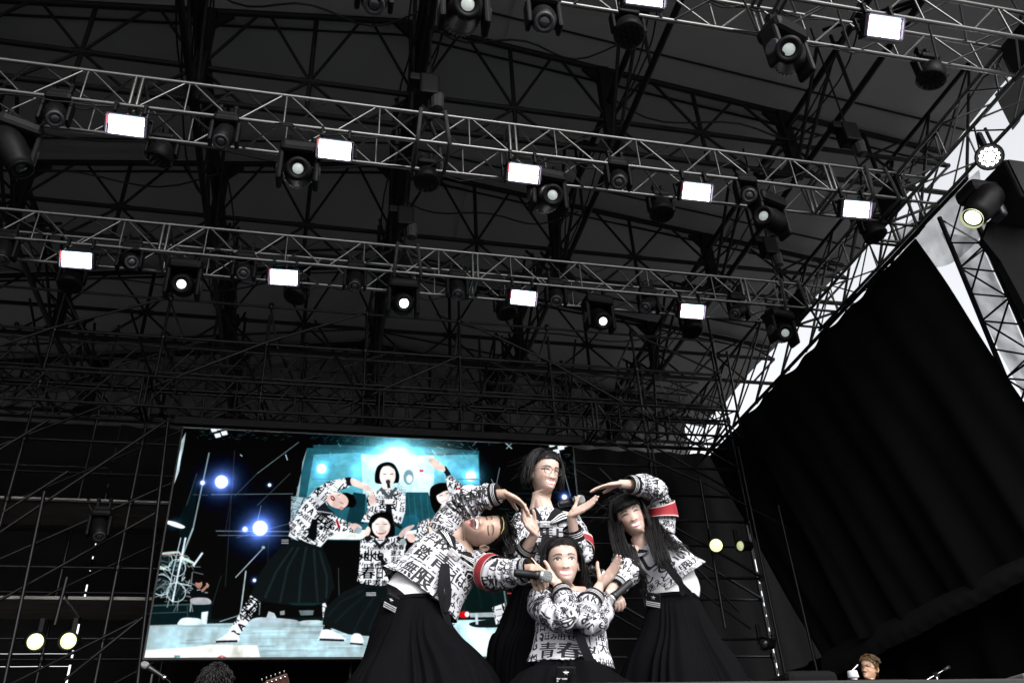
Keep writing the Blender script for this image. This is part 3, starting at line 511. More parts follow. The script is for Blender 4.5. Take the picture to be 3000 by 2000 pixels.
# ------------------------------------------------------------------ silver box trusses
def box_truss(label, p, axis, L, s, m, bay=1.04, group='box trusses', chord=.0235, br=.0115, joint=4, name='lighting_truss'):
    """p: front-upper corner (world); runs along X or Y; s: side"""
    t = thing(name, label, 'truss', p, group); A = np.array([1., 0, 0]) if axis == 'X' else np.array([0, 1., 0]); B = np.array([0, 1., 0]) if axis == 'X' else np.array([-1., 0, 0])
    p = np.array(p, float); Z = np.array([0, 0, -1.]); C = [p, p+Z*s, p+Z*s+B*s, p+B*s]; nb = int(round(L/bay)); bay = L/nb
    for c in C: rod('chord', c, c+A*L, chord, m, t, 10)
    for k in range(4):
        a, b = C[k], C[(k+1) % 4]
        for i in range(nb):
            rod('brace', b+A*(i*bay+.05), a+A*((i+.5)*bay-.04), br, m, t, 6); rod('brace', a+A*((i+.5)*bay+.04), b+A*((i+1)*bay-.05), br, m, t, 6)
            if k in (0, 2): rod('brace', a+A*((i+.5)*bay), b+A*((i+.5)*bay), br, m, t, 6)
    for i in range(0, nb+1, joint):
        for e in (-.035, .035):
            for k in range(4): rod('end_frame', C[k]+A*(i*bay+e), C[(k+1) % 4]+A*(i*bay+e), .021, m, t, 6)
    # cables dressed along the truss
    for j in range(7):
        n = 12; c0 = RNG.uniform(.1, L*.75); c1 = c0+RNG.uniform(1., 2.6); off = C[RNG.integers(1, 4)]
        pts = [off+A*lerp(c0, c1, i/n)+np.array([0, 0, -.03-RNG.uniform(0, .12)*math.sin(math.pi*i/n)])-B*(.03+.03*math.sin(i)) for i in range(n+1)]
        mesh('cable', *capsule(pts, [.009]*(n+1), 5), M_CAB, t)
    return t
TZ = 7.5+E0; TS_ = .445
box_truss('silver box truss crossing the middle of the picture, upper of the two long ones', (-6.3, 6.9, TZ), 'X', 13.3, TS_, M_ALU)
box_truss('silver box truss crossing below the upper one, lower of the two long ones', (-6.3, 9.36, TZ), 'X', 13.3, TS_, M_ALU)
box_truss('silver box truss cutting across the top right corner', (-4.2, 4.455, TZ), 'X', 11.3, TS_, M_ALU)
box_truss('silver box truss along the right side of the stage joining the cross trusses', (7.45, 3.4, TZ), 'Y', 6.5, TS_, M_ALU)
box_truss('black lattice truss running directly over the video screen', (-6.2, 12.05, 6.72+E0), 'X', 13.2, .5, M_TUBE, .9, 'black header trusses', .022, .012)
box_truss('black lattice truss behind and above the truss over the screen', (-6.2, 13.3, 8.0+E0), 'X', 13.2, .5, M_TUBE, .9, 'black header trusses', .022, .012)
for (X, Y) in ((7.0, 6.9), (7.0, 9.36), (7.0, 4.455)):
    cb = thing('corner_block', {6.9: 'silver corner block where the upper long truss meets the side truss', 9.36: 'silver corner block where the lower long truss meets the side truss', 4.455: 'silver corner block where the top truss meets the side truss'}[Y], 'truss corner', (X, Y, TZ-TS_))
    for dz in (0, -TS_):
        for (a, b) in (((0, 0), (TS_, TS_)), ((TS_, 0), (0, TS_)), ((0, 0), (TS_, 0)), ((0, TS_), (TS_, TS_)), ((0, 0), (0, TS_)), ((TS_, 0), (TS_, TS_))): rod('bar', (X+a[0], Y+a[1], TZ+dz-.012), (X+b[0], Y+b[1], TZ+dz-.012), .02, M_ALU, cb, 6)
        pl = MB(); pl.box((X+TS_/2, Y+.0, TZ+dz*.5-TS_*.25), .02, .012, .1); 
    pl = MB(); pl.box((X-.03, Y+TS_/2, TZ-TS_/2), .012, TS_, TS_*.98); pl.build('end_plate', M_STEEL, cb)
# ------------------------------------------------------------------ scaffold around and above the screen
M_BOARD = mat('scaffold_board', (.16, .15, .14), .7, noise_amt=.3, nscale=6)
for Y, nm, gl in ((12.55, 'scaffold wall of thin black tubes standing just behind the screen', .0), (13.75, 'second scaffold wall of thin black tubes further behind the screen', .6)):
    t = thing('scaffold', nm, 'scaffold', (0, Y, FLOOR), 'scaffold walls at the back of the stage')
    xs = [-5.9+gl+1.62*i for i in range(9)]; lv = [1.1, 2.05, 3.0, 3.95, 4.9, 5.85, 6.8, 7.75, 8.5]
    for i, x in enumerate(xs):
        rod('standard', (x, Y, FLOOR+.016), (x, Y, E0+8.3+.35*(i % 3)), .0245, M_TUBE, t)
        for z in lv: rod('coupler', (x, Y, E0+z-.05), (x, Y, E0+z+.05), .042, M_TUBE, t, 6)
    for j, z in enumerate(lv):
        for x0, x1 in zip(xs[:-1], xs[1:]):
            if .0 < z-2.4 < 3.3 and -2.3 < x0 and x1 < 4.2 and Y < 13: continue
            rod('ledger', (x0, Y+.03, E0+z), (x1, Y+.03, E0+z), .0225, M_TUBE, t, 6)
    for i in range(8):
        for j in range(0, 8):
            if (i+j) % 2 == 0:
                a, b = (xs[i], lv[j]), (xs[i+1], lv[j+1])
                if i >= 5: a, b = (xs[i+1], lv[j]), (xs[i], lv[j+1])
                if lv[j] > 1.2 and lv[j] < 5 and -2.6 < a[0] < 4.4 and -2.6 < b[0] < 4.4 and Y < 13: continue
                rod('diagonal_brace', (a[0], Y-.04, E0+a[1]), (b[0], Y-.04, E0+b[1]), .021, M_TUBE, t, 6)
    for x in xs[::1]:
        if Y < 13:
            for z in (6.8, 7.75, 8.5): rod('transom', (x, Y, E0+z-.06), (x+.1, Y+1.25, E0+z-.06), .021, M_TUBE, t, 6)
            rod('raking_tube', (x+.2, Y, E0+6.4), (x-.9*(1 if x < 1 else -1), Y+1.1, E0+9.0), .022, M_TUBE, t, 6)
for k, (z, nm) in enumerate(((2.35, 'lowest scaffold deck of boards left of the screen, near its bottom edge'), (3.55, 'middle scaffold deck of boards left of the screen'), (4.95, 'highest scaffold deck of boards left of the screen, near its top'))):
    t = thing('scaffold_deck', nm, 'deck', (-4, 13, E0+z), 'scaffold decks left of the screen')
    for i in range(4):
        for j in range(3): b = MB(); b.box((-5.5+1.5*j, 12.75+.26*i, E0+z), 1.46, .235, .045, bev=.006); b.build('board', M_BOARD, t)
# long bracing tubes in front, left and right of the screen
t = thing('bracing_tubes', 'long slanting black tubes left of the screen tied across the scaffold', 'bracing', (-3.5, 12.3, FLOOR), 'slanting tubes beside the screen')
for (x0, y0, x1, y1) in ((-40, 1585, 488, 1232), (-60, 1790, 465, 1497), (190, 1990, 418, 1808), (-40, 1340, 145, 1228), (10, 1500, 200, 1380)): rod('tube', atY(x0, y0, 12.35), atY(x1, y1, 12.35), .023, M_TUBE, t)
for (x0, y0, x1, y1) in ((492, 1235, 402, 2005), (130, 1440, 10, 2010), (196, 1690, 160, 1830)): rod('upright_tube', atY(x0, y0, 12.25), atY(x1, y1, 12.25), .026, M_TUBE, t)
t = thing('bracing_tubes', 'long slanting black tubes right of the screen tied across the scaffold', 'bracing', (5, 12.3, FLOOR), 'slanting tubes beside the screen')
for (x0, y0, x1, y1) in ((1755, 1370, 2165, 1790), (1700, 1255, 2060, 1415), (2050, 1405, 2330, 1560), (1900, 1620, 2200, 1840)): rod('tube', atY(x0, y0, 12.35), atY(x1, y1, 12.35), .02, M_TUBE, t)
for (x0, y0, x1, y1) in ((2162, 1309, 2304, 1990), (2280, 1480, 2400, 1990), (2050, 1400, 2125, 1840)): rod('upright_tube', atY(x0, y0, 12.3), atY(x1, y1, 12.3), .024, M_TUBE, t)
# ------------------------------------------------------------------ black cloth at the back, with gaps that let daylight through
def cloth_panel(name, x0, x1, z0, z1, Y, parent, amp=1.):
    nx = max(2, int((x1-x0)*7)); nz = max(2, int((z1-z0)*2)); v = []
    for j in range(nz+1):
        for i in range(nx+1):
            x = lerp(x0, x1, i/nx); z = lerp(z0, z1, j/nz); v.append((x, Y+amp*(.05*math.sin(x*9+z*.6)+.03*noise.noise(Vector((x*3, z*.8, 1)))), z))
    n = len(v); v += [(x, y+.012, z) for x, y, z in v]; f = grid_faces(nz+1, nx+1, False); f = f+[tuple(i+n for i in q[::-1]) for q in f]
    o = mesh(name, v, f, M_CLOTH, parent); return o
def gapx(px, py, Y): return float(atY(px, py, Y)[0])
BY = 15.0
gl, gr = gapx(268, 1650, BY), gapx(2213, 1650, BY)
t = thing('backdrop', 'black cloth backdrop hanging behind the scaffold and the screen', 'backdrop', (0, BY, FLOOR))
cloth_panel('cloth_panel', gl+.011, gr-.03, FLOOR-1, E0+7.3, BY, t)
rg = thing('rear_gable', 'grey fabric wall closing the roof far behind the scaffold', 'gable wall', (0, 19.5, E0+6.8))
cloth_panel('membrane_panel', -11.8, 9.6, E0+6.8, E0+11.9, 19.5, rg).data.materials[0] = M_MEMB
fl = thing('eave_flap', 'grey fabric flap hanging from the right roof edge', 'roof flap', (10.25, 6, ztop(10.25)))
for (ya, yb, hh) in ((1.2, 5.0, 1.2), (5.05, 7.6, .7)):
    v = [(10.22+.05*math.sin(3*lerp(ya, yb, i/16)), lerp(ya, yb, i/16), ztop(10.25)+.1-hh*j/5-(.12*math.sin(i*1.3) if j == 5 else 0)) for j in range(6) for i in range(17)]; mesh('flap_panel', v, grid_faces(6, 17, False), M_MEMB, fl)
def gz(py): return float(atY(180, py, BY)[2])
zc = [FLOOR-1, gz(1951), gz(1951)+.008, gz(1914), gz(1914)+.007, gz(1664), gz(1664)+.003, gz(1617), gz(1617)+.004, gz(1365)-.002, gz(1365)+.010, E0+7.3]
for a, b in zip(zc[0::2], zc[1::2]): cloth_panel('cloth_strip', -11.5, gl-.011, a, b, BY, t, .12)
cloth_panel('cloth_panel', gr+.035, 11.5, FLOOR-1, E0+5.6, BY, t); cloth_panel('cloth_panel', gr+.035, 8.2, E0+5.6, E0+6.9, BY, t)

for k, zz in enumerate(np.linspace(1.5, 7, 26)):        # ties crossing the gaps
    for x in (gl, gr):
        if RNG.random() < .72: b = MB(); b.box((x, BY+.12, E0+zz), .16, .02, RNG.uniform(.08, .22)); b.build('tie_strap', M_CLOTH, t)
mesh('mesh_strip', [(-11.5, BY+.3, gz(2000)), (gl, BY+.3, gz(2000)), (gl, BY+.3, gz(1340)), (-11.5, BY+.3, gz(1340))], [(0, 1, 2, 3)], mat('black_scrim', (.02, .02, .02), .9), t) if False else None
# right-hand side drape: leaning folds
M_SDRAPE = mat('dark_grey_drape', (.0065, .0065, .007), .9, noise_amt=.35, nscale=2.2, spec=.08); M_HEM = mat('grey_hem_cloth', (.014, .014, .015), .85, noise_amt=.25, nscale=4, spec=.1)
def side_drape():
    t = thing('side_drape', 'tall black side drape with long leaning folds on the right', 'drape', (7.6, 10, E0+2.6)); ny, nz = 150, 24; v = []
    for j in range(nz+1):
        d = lerp(0, 4.45, j/nz)
        for i in range(ny+1):
            u = i/ny; yt = lerp(7.62, 14.6, u); lean = lerp(.21, .50, u)
            y = yt-lean*d; fo = .09*math.sin(u*31+.8*math.sin(u*9))+.05*math.sin(u*67+d*.3)+.10*math.exp(-((u-.765)/.022)**2)*-1.6
            x = 7.62+fo*(.25+.75*j/nz)+.12*d*u*.3+.05*noise.noise(Vector((y*.8, d*.6, 2)))
            v.append((x, y, E0+7.08-d+.0+.02*math.sin(u*60)*(j == 0)))
    n = len(v); v += [(x+.014, y, z) for x, y, z in v]; f = grid_faces(nz+1, ny+1, False); mesh('drape_cloth', v, f+[tuple(i+n for i in q[::-1]) for q in f], M_SDRAPE, t)
    v = []                                            # rolled hem swag along the bottom
    for i in range(61):
        u = i/60; yt = lerp(7.62, 14.6, u); y = yt-lerp(.21, .50, u)*4.45
        for k in range(9): q = k/8; v.append((7.56-.10*math.sin(q*2.2)+.018*math.sin(i*2.1+q*5)*q+.12*4.45*u*.3, y-.10*q, E0+2.74-lerp(.22, .42, u)*q+.008*math.sin(i*.5)))
    mesh('hem', v, grid_faces(61, 9, False), M_HEM, t)
    v = []
    for i in range(80):
        y = lerp(6.2, 14.8, i/79)
        for k in range(3): v.append((8.05+.06*math.sin(y*8), y, lerp(FLOOR-1.5, E0+2.8, k/2)))
    mesh('lower_cloth', v, grid_faces(80, 3, False), M_CLOTH, t); return t
side_drape()
t = thing('side_drape', 'black side drape added out of view on the left to block light', 'drape', (-9.6, 8, FLOOR)); v = []  # unseen drape added to keep light from the left off the stage
for i in range(90):
    y = lerp(1.5, 15.5, i/89)
    for k in range(4): v.append((-9.6+.09*math.sin(y*7), y, lerp(FLOOR-2, E0+10, k/3)))
mesh('drape_cloth', v, grid_faces(90, 4, False), M_CLOTH, t)
# eave lattice between the roof edge and the side drape
t = thing('eave_truss', 'black lattice along the roof edge above the right side drape', 'truss', (8, 12, E0+7.3))
up = [(9.2, y, E0+10.2) for y in np.linspace(7, 19, 13)]; lo = [(7.72, y, E0+7.24) for y in np.linspace(6.6, 18.6, 13)]
rod('top_chord', up[0], up[-1], .035, M_STEEL, t); rod('bottom_chord', lo[0], lo[-1], .026, M_STEEL, t); rod('cloth_rail', (7.62, 7.4, E0+7.12), (7.62, 15, E0+7.12), .016, M_STEEL, t)
for i in range(12):
    rod('brace', lo[i], up[i], .022, M_STEEL, t, 6); rod('brace', up[i], lo[i+1], .018, M_STEEL, t, 6)
    rod('hook', (7.62, 7.6+i*.6, E0+7.1), (7.70, 7.6+i*.6, E0+7.24), .016, M_STEEL, t, 6)
# ------------------------------------------------------------------ right tower with tarpaulin, wing drape
M_TARP = bpy.data.materials.new('mesh_tarpaulin'); M_TARP.use_nodes = True
_t = M_TARP.node_tree; _p = _t.nodes['Principled BSDF']; _p.inputs['Base Color'].default_value = (.32, .33, .34, 1); _p.inputs['Roughness'].default_value = .8
_o = _t.nodes['Material Output']; _tr = _t.nodes.new('ShaderNodeBsdfTransparent'); _tl = _t.nodes.new('ShaderNodeBsdfTranslucent'); _tl.inputs[0].default_value = (.5, .5, .5, 1)
_m1 = _t.nodes.new('ShaderNodeMixShader'); _m1.inputs[0].default_value = .45; _m2 = _t.nodes.new('ShaderNodeMixShader')
_tc = _t.nodes.new('ShaderNodeTexCoord'); _n = _t.nodes.new('ShaderNodeTexNoise'); _n.inputs['Scale'].default_value = 3; _n.inputs['Detail'].default_value = 5
_mr = _t.nodes.new('ShaderNodeMapRange'); _mr.inputs['From Min'].default_value = .35; _mr.inputs['From Max'].default_value = .65; _mr.inputs['To Min'].default_value = .45; _mr.inputs['To Max'].default_value = .86
_t.links.new(_tc.outputs['Object'], _n.inputs['Vector']); _t.links.new(_n.outputs['Fac'], _mr.inputs['Value']); _t.links.new(_mr.outputs[0], _m2.inputs[0])
_t.links.new(_p.outputs[0], _m1.inputs[1]); _t.links.new(_tl.outputs[0], _m1.inputs[2]); _t.links.new(_tr.outputs[0], _m2.inputs[1]); _t.links.new(_m1.outputs[0], _m2.inputs[2]); _t.links.new(_m2.outputs[0], _o.inputs['Surface'])
tw = thing('lattice_tower', 'black lattice tower wrapped in grey mesh tarpaulin at the right edge', 'tower', (8.3, 7.2, 0))
TC = [(8.02, 7.50), (8.02, 6.98), (8.60, 6.98), (8.60, 7.50)]
for x, y in TC: rod('upright', (x, y, 0), (x, y, E0+7.4), .032, M_STEEL, tw)
for k in range(4):
    a, b = TC[k], TC[(k+1) % 4]; zs = np.arange(1.0, E0+7.3, .42)
    for i, z in enumerate(zs):
        rod('brace', (*a, z), (*b, z+.42) if i % 2 == 0 else (*b, z-.0), .013, M_STEEL, tw, 6)
        if i % 2: rod('brace', (*b, z), (*a, z+.42), .013, M_STEEL, tw, 6)
def tarp(pts, parent, n=14, sag=.0):
    a, b, c, d = [np.array(p, float) for p in pts]; v = []
    for j in range(n+1):
        for i in range(n+1):
            p = lerp(lerp(a, b, i/n), lerp(d, c, i/n), j/n); w_ = .05*noise.noise(Vector(p*2.3))+.03*noise.noise(Vector(p*6)); v.append(p+np.array([w_, w_*.5, -sag*math.sin(math.pi*i/n)*(j/n)]))
    return mesh('tarpaulin', v, grid_faces(n+1, n+1, False), M_TARP, parent)
tarp([(8.66, 7.6, E0+7.3), (8.66, 6.5, E0+7.0), (8.66, 6.2, 2), (8.66, 7.6, 2)], tw); tarp([(8.0, 7.56, E0+7.2), (8.66, 7.62, E0+7.2), (8.66, 7.62, 2), (8.6, 7.56, 2)], tw)
tarp([(8.1, 8.6, E0+7.95), (8.1, 6.7, E0+7.55), (8.1, 6.95, E0+6.75), (8.1, 8.05, E0+6.95)], tw, 14, .12)
t = thing('wing_drape', 'black cloth hung beside the tower at the far right edge', 'drape', (9, 6, FLOOR)); bm_ = MB()
pp = [(2880, 700), (2932, 764), (2985, 862), (3060, 1010), (3200, 1350), (3500, 1350), (3400, 420), (3060, 480), (2985, 560), (2905, 640)]
A = [atY(x, y, 6.45+.03*math.sin(i*2)) for i, (x, y) in enumerate(pp)]; n = len(A); v = A+[a+np.array([.0, .09, 0]) for a in A]
mesh('cloth', v, [tuple(range(n)), tuple(range(2*n-1, n-1, -1))]+[(i, i+n, (i+1) % n+n, (i+1) % n) for i in range(n)], M_CLOTH, t, smooth=False)
# ------------------------------------------------------------------ LED video wall
IMG_SCR = paint_screen()
M_SCR = img_mat('video_picture', IMG_SCR, .6, emit=SCREEN_STR)
M_SCR.node_tree.nodes['Principled BSDF'].inputs['Specular IOR Level'].default_value = 0.; M_SCR.node_tree.nodes['Principled BSDF'].inputs['Base Color'].default_value = (.002, .002, .002, 1)
t = thing('video_screen', 'large LED video screen showing the performers, hung at the back', 'screen', ((SX0+SX1)/2, SY, SZ0))
v = [(SX0, SY, SZ0), (SX1, SY, SZ0), (SX1, SY, SZ1), (SX0, SY, SZ1)]; mesh('display', v, [(0, 1, 2, 3)], M_SCR, t, [(0, 0), (1, 0), (1, 1), (0, 1)], False)
b = MB(); b.box(((SX0+SX1)/2, SY+.07, (SZ0+SZ1)/2), SX1-SX0+.06, .12, SZ1-SZ0+.06, bev=.01); b.build('cabinet', M_BLK, t)
b = MB(); b.box(((SX0+SX1)/2, SY+.02, SZ1+.11), SX1-SX0+.3, .1, .12, bev=.01); b.build('hanging_bar', M_STEEL, t)
# ------------------------------------------------------------------ stage lights hung from the trusses
M_LBODY = mat('fixture_black', (.004, .004, .0046), .5, spec=.10); M_LENS = mat('lens_glass', (.02, .022, .025), .06, spec=1.)
M_STROBE = mat('strobe_white', (.8, .8, .8), .4, emit=(1., .97, 1.), estr=6.0); M_RED = mat('strobe_red', (.5, .05, .05), .4, emit=(1, .08, .05), estr=1.5); M_CYAN = mat('strobe_cyan', (.1, .4, .5), .4, emit=(.15, .7, .8), estr=1.0)
M_DULL = mat('lens_dim', (.3, .33, .32), .25, emit=(.80, .88, .84), estr=.30*KX, noise_amt=.3, nscale=40); M_LIT = mat('lens_lit', (.6, .6, .6), .3, emit=(1, 1, .93), estr=2.2*KX); M_BRIGHT = mat('lens_bright', (.8, .8, .8), .3, emit=(1, 1, .95), estr=9)
M_YEL = mat('lamp_yellow_green', (.8, .8, .5), .3, emit=(.94, 1., .42), estr=1.45*KX); M_YDIM = mat('lamp_yellow_dim', (.5, .5, .35), .3, emit=(.9, 1., .5), estr=.5*KX)
M_FIN = mat('fixture_fins', (.03, .03, .036), .45, spec=.3); M_LIP = mat('halo_lip', (.075, .06, .10), .5); M_CHR = mat('chrome', (.6, .6, .6), .2, metal=1.)
def rx(a): c, s = math.cos(a), math.sin(a); return np.array([[1, 0, 0], [0, c, -s], [0, s, c]])
PROTO = bpy.data.collections.new('x')
def hooks(t, xs, z0, z1):
    for x in xs: b = MB(); b.box((x, 0, (z0+z1)/2), .03, .05, z1-z0, bev=.006); b.lathe((x-.02, .0, z1+.02), (1, 0, 0), [(.02, 0), (.038, 0), (.038, .04), (.02, .04)], 10); b.build('clamp', M_LBODY, t, local=True)
def proto_strobe():
    t = thing('strobe_panel', 'x', 'strobe light'); R = rx(math.radians(38))   # face looks to the front and down
    q = lambda p: R@np.array(p)
    b = MB(); b.box(q((0, .07, 0)), .44, .12, .25, R=R, bev=.012); b.build('housing', M_LBODY, t, local=True)
    for k, z in enumerate((.053, -.053)):
        b = MB(); b.box(q((0, .005, z)), .37, .02, .096, R=R, bev=.004); b.build('led_panel', M_STROBE, t, local=True)
    for (x, z, sx, sz) in ((0, .117, .41, .014), (0, -.117, .41, .014), (-.212, 0, .014, .22), (.212, 0, .014, .22)): b = MB(); b.box(q((x, -.010, z)), sx, .05, sz, R=R); b.build('halo_lip', M_LIP, t, local=True)  # lips added around the panels to catch their light as a violet halo
    b = MB(); b.box(q((-.194, .004, .053)), .018, .02, .100, R=R); b.build('led_strip', M_RED, t, local=True)
    b = MB(); b.box(q((.02, .004, .109)), .32, .02, .012, R=R); b.build('led_strip', M_CYAN, t, local=True)
    b = MB(); b.box((0, .1, .20), .50, .05, .02, bev=.004); b.box((-.25, .09, .09), .014, .05, .22, bev=.004); b.box((.25, .09, .09), .014, .05, .22, bev=.004); b.build('yoke', M_LBODY, t, local=True); hooks(t, (-.16, .16), .2, .31); return t
def proto_beam():
    t = thing('moving_head', 'x', 'moving light')
    b = MB(); b.box((0, 0, .20), .27, .20, .11, bev=.04); b.box((0, 0, .27), .22, .15, .06, bev=.02); b.build('base', M_LBODY, t, local=True)
    for s in (-1, 1): b = MB(); b.box((s*.135, 0, .02), .045, .13, .30, bev=.02); b.build('yoke_arm', M_LBODY, t, local=True)
    b = MB(); b.lathe((0, 0, 0), (0, 0, -1), [(.0, -.17), (.07, -.165), (.105, -.12), (.112, -.02), (.112, .08), (.100, .15), (.082, .19), (.075, .19)], 20); ho = b.build('head', M_LBODY, t, smooth=True, local=True)
    b = MB(); b.lathe((0, 0, 0), (0, 0, -1), [(.082, .188), (.088, .20), (.060, .205), (.050, .19)], 20); b.build('lens_ring', M_FIN, ho, smooth=True, local=True)
    b = MB(); b.lathe((0, 0, 0), (0, 0, -1), [(.052, .188), (.04, .198), (.02, .204), (0, .205)], 20); b.build('lens', M_LENS, ho, smooth=True, local=True); hooks(t, (-.08, .08), .29, .39); return t
def proto_spot():
    t = thing('spot_moving_head', 'x', 'spotlight')
    b = MB(); b.box((0, 0, .27), .42, .30, .16, bev=.05); b.build('base', M_LBODY, t, local=True)
    for s in (-1, 1):
        b = MB(); b.box((s*.19, 0, .03), .06, .20, .44, bev=.028); b.build('yoke_arm', M_LBODY, t, local=True)
        b = MB(); b.lathe((s*.215, 0, .0), (s, 0, 0), [(.0, .016), (.07, .014), (.085, 0)], 16); b.build('arm_cap', M_FIN, t, local=True)
    b = MB(); b.lathe((0, 0, 0), (0, 0, -1), [(.0, -.26), (.10, -.255), (.145, -.22), (.152, -.05), (.150, .06), (.125, .20), (.118, .27), (.105, .27)], 22); ho = b.build('head', M_LBODY, t, smooth=True, local=True)
    b = MB()
    for k in range(14): a = math.pi*(k/13); b.box((.153*math.cos(a), .153*math.sin(a), .15), .012, .012, .12)
    b.build('fins', M_FIN, ho, local=True)
    b = MB(); b.lathe((0, 0, 0), (0, 0, -1), [(.118, .268), (.122, .29), (.085, .295), (.066, .262)], 22); b.build('lens_ring', M_LBODY, ho, smooth=True, local=True)
    b = MB(); b.lathe((0, 0, 0), (0, 0, -1), [(.066, .262), (.05, .275), (.02, .282), (0, .283)], 22); b.build('lens', M_DULL, ho, smooth=True, local=True); hooks(t, (-.12, .12), .34, .45); return t
def proto_wash():
    t = thing('wash_light', 'x', 'wash light')
    b = MB(); b.box((0, 0, .19), .22, .20, .07, bev=.025); b.build('base', M_LBODY, t, local=True)
    for s in (-1, 1): b = MB(); b.box((s*.155, 0, .08), .035, .10, .24, bev=.015); b.build('yoke_arm', M_LBODY, t, local=True)
    b = MB(); b.lathe((0, 0, 0), (0, 0, -1), [(0, -.12), (.09, -.115), (.13, -.06), (.15, .03), (.152, .09), (.14, .10)], 20); ho = b.build('head', M_LBODY, t, smooth=True, local=True)
    b = MB()
    for (x, y) in [(0, 0)]+[(.06*math.cos(k*math.pi/3), .06*math.sin(k*math.pi/3)) for k in range(6)]+[(.11*math.cos(k*math.pi/6), .11*math.sin(k*math.pi/6)) for k in range(12)]: b.lathe((x, y, 0), (0, 0, -1), [(.025, .088), (.02, .105), (0, .112)], 8)
    b.build('lens_cluster', M_BLKR, ho, local=True); hooks(t, (-.05, .05), .22, .33); return t
UNIT = {'strobe': proto_strobe(), 'beam': proto_beam(), 'spot': proto_spot(), 'wash': proto_wash()}
USED = set()
GRP = {'strobe': 'white strobe panels on the trusses', 'beam': 'small oval moving lights on the trusses', 'spot': 'large spotlights under the trusses', 'wash': 'round dark wash lights under the trusses'}
def hang(kind, px, py, Y, label, tilt=(0, 0), rz=0., lens=None, sc=1.):
    """tilt: head aim (pitch toward the front, roll)"""
    o = UNIT[kind]
    if kind in USED: o = copy_tree(o)
    USED.add(kind); o.location = Vector(atY(px/.784, py/.784, Y)); o.rotation_euler = (0, 0, rz); o.scale = (sc, sc, sc); tag(o, label, None, GRP[kind])
    for ch in CHD.get(o.name, []):
        if ch.name.split('.')[0] == 'head':
            ch.rotation_euler = (-tilt[0], tilt[1], 0)
            if lens is not None:
                for l in CHD.get(ch.name, []):
                    if l.name.split('.')[0] == 'lens': l.data = l.data.copy(); l.data.materials[0] = lens
    return o
U, L_, T_ = 'upper long truss', 'lower long truss', 'top truss'
for px, py, Y, lab in ((290, 289, 6.86, 'leftmost lit white strobe panel on the upper long truss'), (769, 345, 6.86, 'lit white strobe panel above a big spotlight, second from left on the upper long truss'), (1203, 399, 6.86, 'lit white strobe panel in the middle of the upper long truss'), (1600, 441, 6.86, 'lit white strobe panel second from the right end of the upper long truss'), (1967, 481, 6.86, 'lit white strobe panel nearest the right corner of the upper long truss'),
        (176, 597, 9.32, 'leftmost lit white strobe panel on the lower long truss'), (652, 637, 9.32, 'second lit white strobe panel from the left on the lower long truss'), (1202, 684, 9.32, 'third lit white strobe panel from the left on the lower long truss'), (1590, 715, 9.32, 'rightmost lit white strobe panel on the lower long truss'),
        (2031, 64, 4.42, 'lit white strobe panel on the truss in the top right corner'), (1482, -12, 4.42, 'lit white strobe panel cut by the top edge of the picture')):
    hang('strobe', px, py, Y, lab, rz=RNG.uniform(-.04, .04), sc=.9)
A8 = math.radians
for px, py, Y, lab, tl in ((127, 262, 6.95, 'small oval moving light left of the leftmost strobe on the upper long truss', (.5, -.3)), (515, 312, 6.95, 'small oval moving light between the two left strobes of the upper long truss', (.45, .05)), (1420, 412, 6.95, 'small oval moving light right of the middle strobe on the upper long truss', (.6, .3)), (1718, 448, 6.95, 'small oval moving light between the two right strobes of the upper long truss', (.7, .5)),
        (860, -8, 4.5, 'small oval moving light at the top edge, left of a big spotlight', (.3, 0)), (1248, 44, 4.5, 'small oval moving light right of the big spotlight at the top edge', (.5, .15)),
        (8, 576, 9.42, 'small oval moving light cut by the left edge, lower long truss', (.3, -.2)), (298, 600, 9.42, 'small oval moving light right of the leftmost strobe on the lower long truss', (.8, -.5)), (560, 622, 9.42, 'oval moving light with bluish lens left of the second strobe, lower long truss', (.75, -.1)), (815, 644, 9.42, 'small oval moving light right of the second strobe on the lower long truss', (.5, 0)), (1050, 664, 9.42, 'small oval moving light left of the third strobe on the lower long truss', (.5, .05)), (1277, 682, 9.42, 'small oval moving light just right of the third strobe, lower long truss', (.6, .25)), (1490, 700, 9.42, 'small oval moving light left of the rightmost strobe on the lower long truss', (.5, .7)), (1697, 714, 9.42, 'small oval moving light right of the rightmost strobe on the lower long truss', (.4, .8))):
    hang('beam', px, py, Y, lab, tl)
for px, py, Y, lab, tl, rz, ln in ((28, 345, 7.05, 'big dark spotlight cut by the left edge under the upper long truss', (.2, -.5), .4, M_LENS), (685, 395, 7.05, 'big spotlight with a dim lens below the second strobe of the upper long truss', (.95, -.05), 0, M_DULL), (1258, 455, 7.05, 'big spotlight with a dim lens below the middle strobe of the upper long truss', (.95, .22), .1, M_DULL), (1772, 508, 7.05, 'big dark spotlight aimed sideways to the right under the upper long truss', (.35, 1.25), .3, M_DULL),
        (420, 655, 9.5, 'big spotlight with a pale lens left of the second strobe, lower long truss', (1.0, -.18), 0, M_LIT), (925, 698, 9.5, 'big spotlight with a brightly lit lens in the middle of the lower long truss', (1.0, .03), 0, M_BRIGHT), (1376, 733, 9.5, 'big spotlight with a pale lens right of the third strobe, lower long truss', (.85, .25), .1, M_LIT), (1797, 764, 9.5, 'big spotlight against the bright roof gap at the right of the lower long truss', (.75, .75), .2, M_DULL),
        (1065, 30, 4.6, 'big spotlight with a pale lens at the middle of the top edge', (.9, .03), 0, M_DULL), (1812, 128, 4.6, 'big dark spotlight aimed right below the truss in the top right corner', (.5, .85), .3, M_DULL)):
    hang('spot', px, py, Y, lab, tl, rz, ln)
